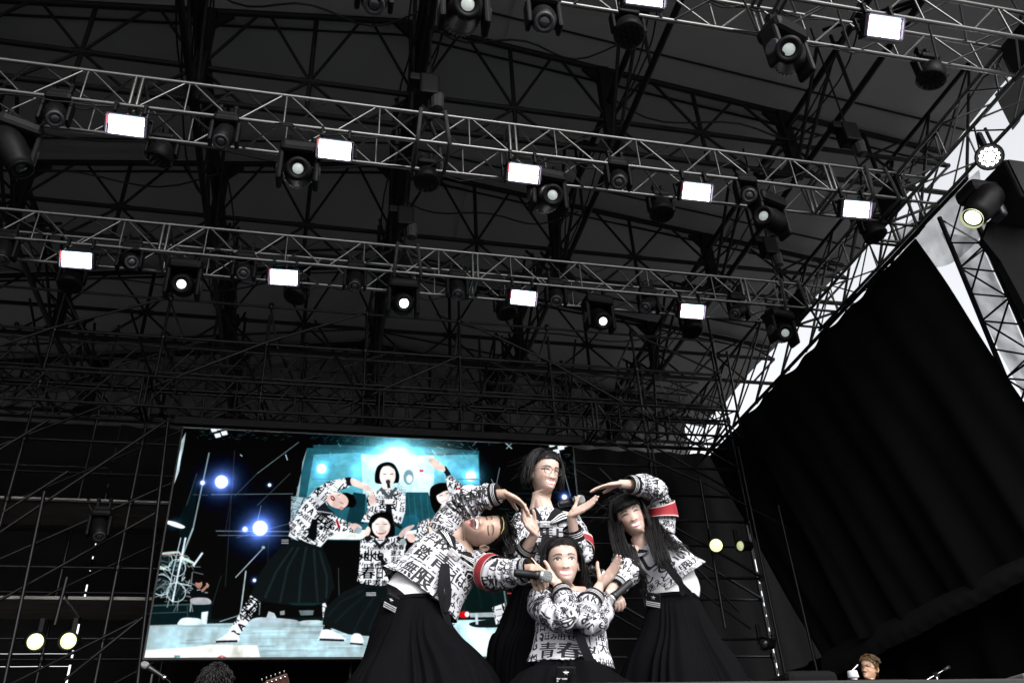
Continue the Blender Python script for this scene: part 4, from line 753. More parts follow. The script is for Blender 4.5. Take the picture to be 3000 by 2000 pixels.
for px, py, Y, lab, tl in ((370, 352, 7.4, 'round dark wash light right of the leftmost strobe, below the upper long truss', (-.2, .2)), (980, 408, 7.4, 'round dark wash light below the strap hoist of the upper long truss', (.1, 0)), (1519, 481, 7.4, 'round dark wash light left of the second strobe from the right, upper long truss', (.1, .1)), (2005, 532, 7.4, 'round dark wash light below the right end strobe of the upper long truss', (.1, -.2)),
        (163, 645, 9.85, 'round dark wash light directly under the leftmost strobe, lower long truss', (.1, 0)), (681, 673, 9.85, 'round dark wash light just below the second strobe, lower long truss', (.1, .2)), (1161, 711, 9.85, 'round dark wash light just below the third strobe, lower long truss', (.1, -.2)), (1588, 752, 9.85, 'round dark wash light under the rightmost strobe, lower long truss', (.2, 0)), (1444, 70, 4.95, 'round dark wash light at the left end of the top right truss', (.1, .1)), (2140, 170, 4.95, 'round dark wash light hanging alone below the top right truss', (-.2, .3))):
    hang('wash', px, py, Y, lab, tl)
# chain hoists with straps round the truss
M_STRAP = mat('sling', (.010, .010, .010), .8)
def hoist(px, py, Y, zt, label, s=TS_):
    p = atY(px/.784, py/.784, Y); t = thing('chain_hoist', label, 'hoist', p, 'chain hoists holding the trusses'); b = MB(); b.box(p, .24, .22, .34, bev=.03); b.box(p+np.array([-.17, 0, .12]), .14, .16, .12, bev=.02); b.build('motor', M_LBODY, t)
    rod('chain', p+np.array([.02, 0, .17]), (p[0]+.02, p[1], ZM+.6), .014, M_LBODY, t, 6); zt = TZ+.14
    b = MB(); b.lathe((p[0], p[1], zt+.05), (0, 0, 1), [(.03, -.05), (.045, .02), (.02, .08)], 10); b.tube([(p[0], p[1], zt+.1), p-np.array([0, 0, .16])], .012, 6); b.build('hook', M_LBODY, t)
    for sx, yo in ((-.12, 0), (.16, .03)):
        y0 = {1: 6.9, 0: 9.36, 2: 4.455}[0 if Y > 8 else 1 if Y > 6 else 2]; c = [(p[0], y0+s/2, zt), (p[0]+sx, y0-.035, TZ+.03), (p[0]+sx*1.3, y0-.035, TZ-s-.03), (p[0]+sx*1.3, y0+s+.035, TZ-s-.03), (p[0]+sx, y0+s+.035, TZ+.03), (p[0], y0+s/2, zt)]
        mesh('strap', *capsule([q for a, b_ in zip(c[:-1], c[1:]) for q in (a, lerp(np.array(a), np.array(b_), .5))]+[c[-1]], [.024]*11, 6), M_STRAP, t)
    b = MB(); b.lathe(p+np.array([.1, -.02, -.25]), (0, 0, 1), [(.0, -.12), (.07, -.1), (.08, .05), (.08, .12), (.07, .12)], 10); b.build('chain_bag', M_STRAP, t); return t
hoist(985, 205, 7.1, 0, 'black chain hoist above the middle of the upper long truss'); hoist(930, 503, 9.6, 0, 'black chain hoist above the middle of the lower long truss'); hoist(1948, 312, 7.1, 0, 'black chain hoist above the right part of the upper long truss'); hoist(1765, 570, 9.6, 0, 'black chain hoist above the right part of the lower long truss'); hoist(2290, -60, 4.65, 0, 'black chain hoist at the top right corner of the picture')
# lights on the right side truss
p = atX(2272/.784, 360/.784, 7.2); t = thing('par_light', 'round lit LED par light with clustered white lenses on the right side truss', 'par light', p); ax = nrm(EYE+np.array([1.2, 0, -.5])-p)
b = MB(); b.lathe(p, ax, [(0, -.2), (.11, -.19), (.145, -.1), (.155, .03), (.148, .045), (.135, .03)], 22); b.build('housing', M_LBODY, t, smooth=True); sx = nrm(np.cross(ax, [0, 0, 1])); sy_ = np.cross(sx, ax)
for (x, y) in [(0, 0)]+[(.046*math.cos(k*math.pi/3), .046*math.sin(k*math.pi/3)) for k in range(6)]+[(.09*math.cos(k*math.pi/6), .09*math.sin(k*math.pi/6)) for k in range(12)]:
    b = MB(); b.lathe(p+sx*x+sy_*y, ax, [(.019, .02), (.016, .045), (0, .052)], 10); b.build('led_lens', M_BRIGHT, t, smooth=True)
b = MB(); b.box(p+np.array([0, .0, .24]), .06, .06, .26, bev=.01); b.build('bracket', M_LBODY, t)
p = atX(2258/.784, 470/.784, 7.35); t = thing('follow_spot', 'big black spotlight with one bright round lens on the right side truss', 'spotlight', p); ax = nrm(EYE+np.array([0, 0, 0])-p)
tgt = atX(2228/.784, 508/.784, 7.3); ax = nrm(tgt-p+.35*nrm(EYE-p))
b = MB(); b.lathe(p, ax, [(0, -.3), (.12, -.29), (.17, -.2), (.18, 0), (.15, .2), (.13, .30), (.115, .30)], 22); h = b.build('head', M_LBODY, t, smooth=True)
b = MB(); b.lathe(p, ax, [(.112, .295), (.06, .31), (0, .315)], 20); b.build('lens', M_LIT, h, smooth=True)
b = MB(); b.lathe(p, ax, [(.118, .29), (.13, .325), (.126, .33), (.112, .29)], 20); b.build('lens_ring', M_YDIM, h, smooth=True)
b = MB(); b.box(p+np.array([.12, .1, .27]), .42, .34, .2, bev=.06); b.build('base', M_LBODY, t); b = MB(); b.box(p+np.array([.22, .05, .06]), .09, .2, .42, bev=.035); b.build('yoke_arm', M_FIN, t)
p = atX(2335/.784, 445/.784, 7.9); t = thing('speaker_box', 'black box hung under the side truss at the right edge', 'speaker', p); b = MB(); b.box(p, .5, .5, .6, bev=.03); b.build('cabinet', M_BLKR, t); b = MB(); b.box(p+np.array([0, -.26, 0]), .44, .02, .54, bev=.004); b.build('grille', M_LBODY, t)
rod('hanger', p+np.array([0, 0, .3]), p+np.array([0, 0, 1.1]), .02, M_STEEL, t)
# back lights beside the screen
def par(px, py, Y, label, mm, r=.14, off=(0, 0, -.4), nm='back_light'):
    p = atY(px, py, Y); t = thing(nm, label, 'stage light', p); ax = nrm(EYE+np.array(off)*4-p)
    b = MB(); b.lathe(p, ax, [(0, -.22), (.08, -.2), (r*.85, -.12), (r*1.08, .0), (r*1.1, .05), (r*.98, .05), (r*.95, .02)], 20); b.build('can', M_LBODY, t, smooth=True)
    b = MB(); b.lathe(p, ax, [(r*.95, .015), (r*.6, .04), (0, .05)], 20); b.build('lens', mm, t, smooth=True)
    b = MB(); b.box(p+np.array([0, .12, .16]), .06, .05, .3, bev=.01); b.build('bracket', M_LBODY, t); return t
par(102, 1878, 11.7, 'left one of the two glowing yellow-green lamps low on the left', M_YEL, .108, (1.0, 0, 0)); par(202, 1876, 11.7, 'right one of the two glowing yellow-green lamps low on the left', M_YEL, .108, (-1.0, 0, 0))
par(2098, 1596, 12.0, 'very bright yellow-green lamp behind the girl on the right', M_YEL, .112); par(2172, 1598, 12.0, 'small pale round lamp right of the very bright one', M_YDIM, .085, (-5, 0, 0))
par(2240, 1884, 12.0, 'unlit round lamp low on the right beside the scaffold', M_LENS, .09, (-3, 0, 0)); par(1655, 1568, 11.8, 'tiny lit lamp on the screen edge beside the girl with glasses', M_BRIGHT, .05)
p = atY(290, 1545, 11.9); o = copy_tree(UNIT['beam']); o.location = Vector(p); o.scale = (.95,)*3; tag(o, 'dark moving light hanging on the scaffold left of the screen', None, GRP['beam']); o.rotation_euler = (0, 0, 0)
# ------------------------------------------------------------------ people
M_SAILOR = mat('navy_black_cloth', (.0085, .0085, .0105), .85, noise_amt=.2, nscale=30, spec=.10); M_SKIRT = mat('black_skirt_cloth', (.0028, .0028, .0036), .85, noise_amt=.2, nscale=12, spec=.03); M_STRIPE = mat('white_stripe', (.58, .58, .60), .75)
M_UNDER = mat('white_undershirt', (.50, .50, .52), .85, bump=.15, bscale=40); M_HAIR = mat('black_hair', (.008, .0072, .0075), .38, noise_amt=.3, nscale=60, spec=.16); M_RED_B = mat('red_armband', (.24, .007, .016), .7, noise_amt=.9, nscale=26); M_PINK = mat('armband_piping', (.55, .42, .40), .7)
M_MICB = mat('microphone_black', (.010, .010, .011), .35, spec=.35); M_MICG = mat('microphone_grille', (.33, .34, .35), .38, metal=.7, bump=.8, bscale=700); M_MICR = mat('microphone_ring', (.5, .5, .52), .3, metal=.8); M_WIRE = mat('spectacle_wire', (.03, .025, .02), .3, metal=.6); M_GLASS = bpy.data.materials.new('spectacle_glass')
M_GLASS.use_nodes = True; _q = M_GLASS.node_tree; _g1 = _q.nodes.new('ShaderNodeBsdfGlossy'); _g1.inputs['Roughness'].default_value = .05; _g2 = _q.nodes.new('ShaderNodeBsdfTransparent'); _g3 = _q.nodes.new('ShaderNodeMixShader'); _g3.inputs[0].default_value = .02
_q.links.new(_g2.outputs[0], _g3.inputs[1]); _q.links.new(_g1.outputs[0], _g3.inputs[2]); _q.links.new(_g3.outputs[0], _q.nodes['Material Output'].inputs['Surface'])
M_PRINT = img_mat('lyric_print_cloth', IMG_TILE, .8, bump=.05); M_SHOE = mat('white_shoe', (.7, .7, .7), .6); M_SILV = mat('silver_star', (.7, .7, .72), .3, metal=.8)

class Sweep:                                           # tube of ellipses along a smooth path
    def __init__(s, P, a, b, u, pw=2.):
        s.P = np.array(P, float); s.a = np.array(a, float); s.b = np.array(b, float); s.u = np.array(u, float); s.pw = pw
        if s.u.ndim == 1: s.u = np.repeat(s.u[None], len(s.P), 0)
        d = crom(s.P, np.linspace(0, 1, 60)); s.len = np.linalg.norm(np.diff(d, axis=0), axis=1).sum()
    def frame(s, t):
        t = np.atleast_1d(t); c = crom(s.P, t); T = crom(s.P, np.clip(t+.01, 0, 1))-crom(s.P, np.clip(t-.01, 0, 1)); T /= np.linalg.norm(T, axis=1)[:, None]
        u = crom(s.u, t); u = u-T*(u*T).sum(1)[:, None]; u /= np.linalg.norm(u, axis=1)[:, None]; return c, u, np.cross(u, T), crom(s.a, t), crom(s.b, t)
    def pt(s, t, th, off=0.):                          # arrays t, th of equal length
        t = np.asarray(t, float).ravel(); th = np.asarray(th, float).ravel(); c, u, v, a, b = s.frame(t); C, S = np.cos(th), np.sin(th)
        if s.pw != 2.: C = np.sign(C)*np.abs(C)**(2/s.pw); S = np.sign(S)*np.abs(S)**(2/s.pw)
        off = np.broadcast_to(np.asarray(off, float), t.shape)
        return c+u*((a+off)*C)[:, None]+v*((b+off)*S)[:, None]
    def npt(s, t, th, off):                            # offset along the true surface normal
        t = np.asarray(t, float).ravel(); th = np.asarray(th, float).ravel(); p = s.pt(t, th); t2 = np.minimum(t+.012, 1.); t1 = t2-.024; n = np.cross(s.pt(t, th+.02)-s.pt(t, th-.02), s.pt(t2, th)-s.pt(t1, th)); n /= np.linalg.norm(n, axis=1)[:, None]+1e-9
        n *= np.sign((n*(p-s.frame(t)[0])).sum(1))[:, None]; return p+n*np.broadcast_to(np.asarray(off, float), t.shape)[:, None]
    def grid(s, nt, nth, disp=None, t0=0., t1=1.):
        t = np.repeat(np.linspace(t0, t1, nt), nth+1); th = np.tile(np.linspace(-math.pi/2, 1.5*math.pi, nth+1), nt)   # seam at the back
        v = s.pt(t, th, disp(t, th) if disp is not None else 0.); r = (crom(s.a, [.5])[0]+crom(s.b, [.5])[0])/2
        uv = np.stack([-(th-math.pi/2)*r, t*s.len], 1); return v, uv, grid_faces(nt, nth+1, False)
def fnoise(P, sc, seed=0.): return np.array([noise.noise(Vector((p[0]*sc+seed, p[1]*sc, p[2]*sc))) for p in P])
def lum(vs, n, name, mats, parent, sm=True): return mesh(name, vs, n, mats, parent, smooth=sm)
# ---- head: one surface from the chest opening over jaw and face to the crown
HZ = np.array([-.300, -.235, -.190, -.150, -.128, -.120, -.115, -.106, -.095, -.080, -.066, -.050, -.035, -.015, .005, .025, .045, .065, .085, .100, .110, .1155])
HW = np.array([.090, .064, .0570, .0545, .0540, .040, .036, .0410, .0465, .0540, .0600, .0660, .0685, .0710, .0725, .0735, .0735, .0715, .0640, .0510, .0350, .004])
HF = np.array([-.020, -.022, -.024, -.027, -.040, -.072, -.084, -.0905, -.0930, -.0900, -.0890, -.0885, -.0875, -.0865, -.0865, -.0885, -.0880, -.0820, -.0670, -.0470, -.0280, -.001])
HB = np.array([.100, .078, .068, .064, .066, .068, .070, .073, .077, .082, .086, .090, .094, .0985, .1015, .1035, .1035, .1000, .0890, .0700, .0450, .006])
def head_mesh(laugh=0., w=1.):
    nz, na = 96, 104; zi = np.linspace(0, 1, nz); zs = np.interp(zi, [0, .16, .22, .72, .92, 1], [-.300, -.150, -.122, .02, .09, .1155]); V = []
    W_, F_, B_ = (np.interp(zs, HZ, k) for k in (HW, HF, HB))
    th = np.linspace(0, 2*math.pi, na, endpoint=False); th = th+.32*np.sin(2*th-math.pi)*0 - .28*np.cos(th)   # denser at the face (-y)
    for k, z in enumerate(zs):
        yc = .012 if z > -.125 else .020; C, S = np.cos(th), np.sin(th); p = 2/2.15; x = W_[k]*w*np.sign(C)*np.abs(C)**p; y = np.where(S < 0, yc+(yc-F_[k])*np.sign(S)*np.abs(S)**p, yc+(B_[k]-yc)*np.sign(S)*np.abs(S)**p)
        fr = np.clip(-S, 0, 1)**.7; ax = np.abs(x); G = lambda cx, cz, rx_, rz: np.exp(-((ax-cx)/rx_)**2-((z-cz)/rz)**2)
        br = np.clip((.016-z)/.050, 0, 1)*(z > -.047)+np.clip((z+.056)/.009, 0, 1)*(z <= -.047)*(z > -.056)
        d = br*(.0012+.0120*np.clip((.012-z)/.048, 0, 1)**1.25)*np.exp(-(x/(.0100+.0085*np.clip((.01-z)/.05, 0, 1)))**2)+.0055*G(.0135, -.042, .006, .006)
        d += -.0060*G(.034, .004, .016, .011)+.0035*G(.034, .004, .012, .006)+.0028*G(.028, .026, .02, .007)+.007*G(.044, -.034, .018, .017)+.0045*G(0, -.104, .016, .012)
        d += .0045*G(0, -.0585, .017, .004)+.005*G(0, -.079-.012*laugh, .015, .005)-(.003+.014*laugh)*G(0, -.068-.003*laugh, .018, .004+.008*laugh)-.0025*G(.034, -.052, .006, .014)
        V.append(np.stack([x, y-d*fr, np.full(na, z)-laugh*.010*np.clip((-.062-z)/.05, 0, 1)*fr*(z > -.13)], 1))
    V = np.concatenate(V); f = grid_faces(nz, na); f = [q[::-1] for q in f] if False else f
    V = np.vstack([V, [[0, .003, .116]]]); f += [((nz-1)*na+j, (nz-1)*na+(j+1) % na, len(V)-1) for j in range(na)]
    front = V[:, 1] < .0; uv = np.stack([np.where(front, .5+V[:, 0]/.18, .5), np.where(front, .5+V[:, 2]/.26, .93)], 1)
    # ears
    for s in (-1, 1):
        o = len(V); E = []
        for r_, dx in ((0, .004), (.35, .000), (.62, .006), (.85, .013), (1., .010), (.96, .002), (.7, -.006)):
            for k in range(14): a = 2*math.pi*k/14; E.append((s*(.0725*w+dx*(1+.6*math.cos(a-0.0))), .020+.0165*r_*math.cos(a)+.004*math.sin(a)*r_, -.018+.031*r_*math.sin(a)*(1.0 if math.sin(a) > 0 else .9)))
        V = np.vstack([V, E]); f += [tuple(o+i for i in q) for q in grid_faces(7, 14)]; uv = np.vstack([uv, np.tile([.5, .9], (len(E), 1))])
    z = V[:, 2]; V[:, 2] = np.where(z > 0, z, np.where(z > -.125, z*.90, z+.0125))
    return V, f, uv
def head_basis(pos, yaw, pitch, roll):
    """face towards the camera, then yaw (to image right), pitch (up), roll (clockwise), degrees; columns = head x, y, z"""
    f = nrm(EYE-pos); up = nrm(UPV-f*np.dot(UPV, f)); r = np.cross(up, f); y, p, q = map(math.radians, (yaw, pitch, roll))    # r = image right
    f1 = f*math.cos(y)+r*math.sin(y); r1 = r*math.cos(y)-f*math.sin(y); f2 = f1*math.cos(p)+up*math.sin(p); u2 = up*math.cos(p)-f1*math.sin(p)
    def rl(v): a, b, c = np.dot(v, r), np.dot(v, up), np.dot(v, f); return r*(a*math.cos(q)+b*math.sin(q))+up*(b*math.cos(q)-a*math.sin(q))+f*c
    return np.stack([rl(r1), -rl(f2), rl(u2)], 1)
# ---- hands
def hand_tubes(W, d, n, side, curl=(8, 12, 10), spread=4., thumb=(25, 20), L=1., fan=None):
    """W wrist, d towards the fingertips, n palm normal, side +1/-1: thumb on d x n or opposite"""
    d = nrm(d); n = nrm(n-d*np.dot(n, d)); s = np.cross(d, n)*side; T = []; rot = lambda v, ax, a: v*math.cos(a)+np.cross(ax, v)*math.sin(a)+ax*np.dot(ax, v)*(1-math.cos(a))
    offs = (.028, .0095, -.009, -.0265); lens = ((.040, .024, .019), (.044, .027, .020), (.041, .025, .020), (.032, .019, .018))
    cax = np.cross(d, n)                               # rotating d about this axis leads towards n
    for k in range(4):
        c = curl[k] if hasattr(curl[0], '__len__') else curl
        base = W+s*offs[k]*.55*L; kn = W+d*(.082-.004*abs(k-1))*L+s*offs[k]*L-n*.002; T.append(([base-d*.004, lerp(base, kn, .5)-n*.001, kn], [.0125*L, .0128*L, .0100*L]))
        dd = nrm(rot(d, np.cross(d, s)/np.linalg.norm(np.cross(d, s)), math.radians(spread*(1.5-k)*1.))); p = kn; pts = [kn-dd*.012*L, kn]; a = 0
        if np.dot(dd, s)*(1.5-k) < 0: dd = nrm(2*d*np.dot(dd, d)-dd)
        for j in range(3): a += math.radians(c[j]); v = rot(dd, cax, a); p = p+v*lens[k][j]*L; pts.append(p)
        r0 = (.0088, .009, .0086, .0076)[k]*L; T.append((pts, [r0, r0*1.02, r0*.95, r0*.86, r0*.70]))
    b = W+d*.012*L+s*.018*L; td = nrm(d*math.cos(math.radians(thumb[0]+18))+s*math.sin(math.radians(thumb[0]+18))+n*.25); m = b+td*.040*L; t2 = nrm(td*math.cos(math.radians(thumb[1]))+(d*.6+n*.8)*math.sin(math.radians(thumb[1]))); e = m+t2*.030*L; e2 = e+nrm(t2+d*.35)*.024*L
    T.append(([b, lerp(b, m, .6), m, e, e2], [.0135*L, .0125*L, .0102*L, .0098*L, .0076*L])); T.append(([W+d*.02*L, W+d*.05*L], [.016*L, .014*L])); return T
def body_mesh(tubes, vox=.0042, sm=3):
    V = []; F = []
    for p, r in tubes:
        k = max(len(p), 2); n = 4*(k-1)+1; P = bez(p, n); R = crom(np.array(r, float), np.linspace(0, 1, n)); v, f = capsule(P, R, 12); F += [tuple(i+len(V) for i in q) for q in f]; V += list(v)
    me = bpy.data.meshes.new('b'); me.from_pydata([tuple(map(float, v)) for v in V], [], F); ob = bpy.data.objects.new('b', me); COL.objects.link(ob)
    m = ob.modifiers.new('r', 'REMESH'); m.mode = 'VOXEL'; m.voxel_size = vox; s = ob.modifiers.new('s', 'SMOOTH'); s.iterations = sm; s.factor = .5
    dg = bpy.context.evaluated_depsgraph_get(); dg.update(); e = bpy.data.meshes.new_from_object(ob.evaluated_get(dg)); nv = len(e.vertices); co = np.empty(nv*3, np.float32); e.vertices.foreach_get('co', co); fs = [tuple(p.vertices) for p in e.polygons]
    bpy.data.objects.remove(ob); bpy.data.meshes.remove(e); bpy.data.meshes.remove(me); return co.reshape(-1, 3), fs
# ---- hair: many tapered locks that slide over the skull and then hang
def lock(pts, r0, n=4, flat=.55, rt=.2):
    P = bez(pts, max(7, len(pts)+3)); k = len(P); R = r0*np.interp(np.linspace(0, 1, k), [0, .25, .75, 1], [.7, 1, .85, rt]); return capsule(P, R, n)
def hair_object(parent, locks, m=M_HAIR, name='hair'):
    V = []; F = []
    for v, f in locks: F += [tuple(i+len(V) for i in q) for q in f]; V += list(v)
    return mesh(name, V, F, m, parent)
def skull_lock(B, O, a, e, length, grav, r, rnd, push=.008, out=0., step=.012, curl=0., part=0.):
    """start at azimuth a, elevation e on the skull (head axes), slide down the surface, then hang along grav"""
    loc = lambda p: O+B@p; c = np.array([0, .010, .015]); R = np.array([.078, .099, .103])+push
    p = c+R*np.array([math.cos(e)*math.sin(a), -math.cos(e)*math.cos(a), math.sin(e)]); g = nrm(B.T@np.array(grav)); pts = [loc(p-.01*nrm(p-c))]; v = nrm(np.array([math.sin(a), -math.cos(a)*.7, -.1])); ph = rnd.uniform(0, 6.28)
    for i in range(int(length/step)):
        nn = nrm((p-c)/R**2); q = ((p-c)/R); dist = np.linalg.norm(q); t = v*.55+g*.6+rnd.gauss(0, .10)*np.array([1, .6, .2]); t -= nn*min(0, np.dot(t, nn)) if dist < 1.03 else 0; v = nrm(t); p = p+v*step
        if curl: p = p+np.array([math.cos(ph+i*1.1), math.sin(ph+i*1.1), math.sin(ph*2+i*.9)])*curl
        q = (p-c)/R; dist = np.linalg.norm(q)
        if dist < 1.+out: p = c+(p-c)*((1.+out)/dist)
        if i % 2 == 1: pts.append(loc(p))
    pts.append(loc(p)); return lock(pts, r)
def cap(B, O, test, th=.008, seed=0):                  # close-fitting hair shell where test(local point) is true
    V, f, _ = head_mesh(); n = 96*104+1; V = V[:n].copy(); c = np.array([0, .01, .0]); d = V-c; d /= np.linalg.norm(d, axis=1)[:, None]; k = np.array([test(p) for p in V]); nz = fnoise(V, 45, seed)
    Vo = V+d*(th*(1+.5*nz))[:, None]; fs = [q for q in f if max(q) < n and all(k[i] for i in q)]; return (O+(B@Vo.T).T), fs
# ---- clothing pieces
def wrinkle(sw, amp, sc, seed, elbow=None):
    def fn(t, th):
        P = sw.pt(t, th); w_ = fnoise(P, sc, seed)*amp+fnoise(P, sc*2.3, seed+9)*amp*.45
        if elbow is not None: w_ += amp*1.1*np.sin(t*62+2*np.sin(th*2+seed))*np.exp(-((t-elbow)/.22)**2)
        return w_
    return fn
def top_part(parent, name, sw, m, nt, nth, disp, uvoff=(0, 0), scale=None, t1=1.):
    v, uv, f = sw.grid(nt, nth, disp, 0., t1); s = scale or .47; uv = uv/s+np.array(uvoff); return mesh(name, v, f, m, parent, uv)
def band(parent, name, sw, t0, t1, off, mats, rows, nth=40, disp=None, stripes=()):
    """ring of cloth on a sleeve; stripes = row indices in the second material"""
    t = np.repeat(np.linspace(t0, t1, rows+1), nth); th = np.tile(np.linspace(0, 2*math.pi, nth, endpoint=False), rows+1); o = off+(0 if disp is None else disp(t, th)); v = sw.pt(t, th, o); ti = np.repeat([t0, t1], nth); th2 = np.tile(np.linspace(0, 2*math.pi, nth, endpoint=False), 2)
    f = grid_faces(rows+1, nth); mi = [(1 if (i//nth) in stripes else 0) for i in range(rows*nth)]; return mesh(name, v, f, mats, parent, None, True, mi)
def cuff(sleeve, sw, t0=.915): return band(sleeve, 'cuff', sw, t0-.04, 1.0, .006, [M_SAILOR, M_STRIPE], 18, stripes=(6, 9, 12))
def strip(parent, name, C, width, nvec, mats, cols=1, stripes=(), thick=.004, wv=None):
    """ribbon along points C; wv: width directions"""
    C = np.array(C, float); k = len(C); W_ = np.broadcast_to(np.asarray(width, float), (k,)); T = np.gradient(C, axis=0); v = []
    for i in range(k):
        t = nrm(T[i]); n = nrm(nvec[i] if np.ndim(nvec) > 1 else nvec); s = nrm(np.cross(t, n))
        for j in range(cols+1): v.append(C[i]+s*W_[i]*(j/cols-.5))
    n0 = len(v)
    for i in range(k):
        t = nrm(T[i]); n = nrm(nvec[i] if np.ndim(nvec) > 1 else nvec)
        for j in range(cols+1): v.append(np.array(v[i*(cols+1)+j])-n*thick)
    f = grid_faces(k, cols+1, False); mi = [1 if (q % cols) in stripes else 0 for q in range(len(f))]; f2 = [tuple(i+n0 for i in q[::-1]) for q in f]; return mesh(name, v, f+f2, mats, parent, None, True, mi+[0]*len(f2))
def collar(parent, sw, tv, thv=math.pi/2, spread=1.0, mats=None, tn=.985, flap=.5):
    """sailor collar: two front bands from the neck sides to the V, striped, and a back flap"""
    V = []; F = []; MI = []; cols, rows = 14, 16
    aa = lambda t: crom(sw.a, np.clip(t, 0, 1))
    for s in (-1, 1):
        o = len(V)
        for i in range(rows+1):
            q = i/rows; tt = np.linspace(0, 1, cols+1); xi = lerp(.052, .004, q); x = xi+tt*lerp(.085, .026, q)*spread; tl = lerp(tn, tv, q)-tt*.15*(1-q)**.8-.02*tt
            off = np.arcsin(np.clip(x/(aa(tl)*1.0), -.985, .985)); V += list(sw.npt(tl, thv-s*off, .013+.006*min(1, q*2)+.005*np.sin(tt*3.14)))
        f = grid_faces(rows+1, cols+1, False, o); F += f; MI += [1 if (k % cols) in (7, 9, 11) else 0 for k in range(len(f))]
    o = len(V); n_ = 27
    for i in range(9):
        th = np.linspace(thv+.85, thv+2*math.pi-.85, n_); w_ = np.clip((np.minimum(th-thv, thv+2*math.pi-th)-.85)/1.2, 0, 1); V += list(sw.npt(tn-.0-(.15+.14*w_)*flap*2*i/8, th, .0125))
    f = grid_faces(9, n_, False, o); F += f; MI += [0]*len(f)
    return mesh('collar', V, F, [M_SAILOR, M_STRIPE], parent, None, True, MI)
def star(parent, p, n, up, r, m, name='star'):
    n = nrm(n); up = nrm(up-n*np.dot(up, n)); s = np.cross(up, n); v = [p+n*.004]; 
    for k in range(10): a = k*math.pi/5; q = r if k % 2 == 0 else r*.4; v.append(p+up*math.cos(a)*q+s*math.sin(a)*q)
    return mesh(name, v, [(0, 1+k, 1+(k+1) % 10) for k in range(10)], m, parent, smooth=False)
def slide(parent, p, n, up, w, h, m, stm):               # white cloth loop with a star
    n = nrm(n); up = nrm(up-n*np.dot(up, n)); s = np.cross(up, n); b = MB(); b.box(p, w, .016, h, R=np.stack([s, -n, up], 1), bev=.004); o = b.build('scarf_loop', m, parent, smooth=False); star(o, p+n*.010, n, up, h*.36, stm); return o
def skirt(parent, P, a, b, u, pleats=26, depth=.020, seed=0, name='skirt', nt=26):
    sw = Sweep(P, a, b, u); 
    def d(t, th):
        k = np.clip(t*1.4, 0.12, 1); tri = np.abs(((th*pleats/(2*math.pi)+.9*np.sin(th*3+seed)+.5*np.sin(th*7+2*seed)+.12*np.sin(t*5+th)) % 1)-.5)*2; X = sw.pt(t, th); return depth*k*(tri**1.6-.5)*(.35+.9*np.sin(th*2.5+seed)**2)+fnoise(X, 3.2, seed)*.05*t+.03*t*np.sin(th*5+seed*2+t*3)
    v, uv, f = sw.grid(nt, pleats*8, d); o = mesh(name, v, f, M_SKIRT, parent); band(o, 'waistband', sw, 0, .045, .005, [M_SKIRT, M_SKIRT], 2, 40); return sw, o
def hip_tag(parent, p, n, up, w=.062, h=.068):
    n = nrm(n); up = nrm(up-n*np.dot(up, n)); s = np.cross(up, n); R = np.stack([s, -n, up], 1); b = MB(); b.box(p, w, .014, h, R=R, bev=.005); o = b.build('pocket_tag', M_SAILOR, parent)
    for k in range(3): b = MB(); b.box(p+n*.0075-up*(h*.12+k*h*.125), w*.98, .004, h*.06, R=R); b.build('stripe', M_STRIPE, o)
    star(o, p+n*.010+up*h*.22, n, up, h*.17, M_SILV); return o
def mic(p0, p1, label, holder=None):
    p0, p1 = np.array(p0), np.array(p1); ax = nrm(p1-p0); L = np.linalg.norm(p1-p0); t = thing('microphone', label, 'microphone', p0, 'handheld black microphones'); b = MB()
    b.lathe(p0, ax, [(.012, 0), (.0165, .004), (.0175, .012), (.0178, L*.30), (.0190, L*.34), (.0195, L*.55), (.0215, L-.075), (.0235, L-.052)], 20); b.build('handle', M_MICB, t, smooth=True)
    b = MB(); b.lathe(p0, ax, [(.0235, L-.052), (.0265, L-.047), (.0265, L-.040), (.024, L-.036)], 20); b.build('ring', M_MICR, t, smooth=True)
    b = MB(); b.lathe(p0, ax, [(.022, L-.040), (.0265, L-.030), (.0275, L-.018), (.0245, L-.004), (.016, L+.004), (0, L+.007)], 22); b.build('grille', M_MICG, t, smooth=True); return t
def person(label, pos, group='performers in matching sailor tops'): return thing('person', label, 'person', pos, group)
def body(parent, B, O, tubes, fimg, laugh=0., w=1., rough=.48, hs_=1.):
    V, f, uv = head_mesh(laugh, w); V = O+(B@(V*hs_).T).T; bv, bf = body_mesh(tubes); n = len(V)
    m = img_mat('skin', fimg, rough, sss=.12); return mesh('body', np.vstack([V, bv]), f+[tuple(i+n for i in q) for q in bf], m, parent, np.vstack([uv, np.tile([.5, .93], (len(bv), 1))]))
def neck_tube(O, B, base): return ([np.array(base)-nrm(O+B@np.array([0, .02, -.16])-base)*.06, base, O+B@np.array([0, .02, -.15])], [.056, .056, .052])
def legs(hipc, u, sp=.10, bend=0.):
    T = []
    for s in (-1, 1):
        h = np.array(hipc)+np.array(u)*s*.06-np.array([0, 0, .14]); T.append(([h, np.array([h[0]+np.sign(u[0])*s*sp*.5, h[1], (h[2]+FLOOR)/2]), np.array([h[0]+np.sign(u[0])*s*sp, h[1]+.02, FLOOR+.05])], [.065, .055, .036])); T.append(([T[-1][0][-1], T[-1][0][-1]+np.array([0, -.12, -.015])], [.034, .03]))
    return T
DOWN = np.array([0, 0, -1.]); SK1 = (.50, .355, .298); SK2 = (.41, .275, .212); SK3 = (.62, .42, .30)
def zl(L): return [zpt(*p) for p in L]
def hairline(p, sh=0.): return p[2] > np.interp(p[1], [-.09, -.055, -.025, .005, .04, .11], [.070+sh, .058+sh, .028+sh, -.012, -.07, -.12])
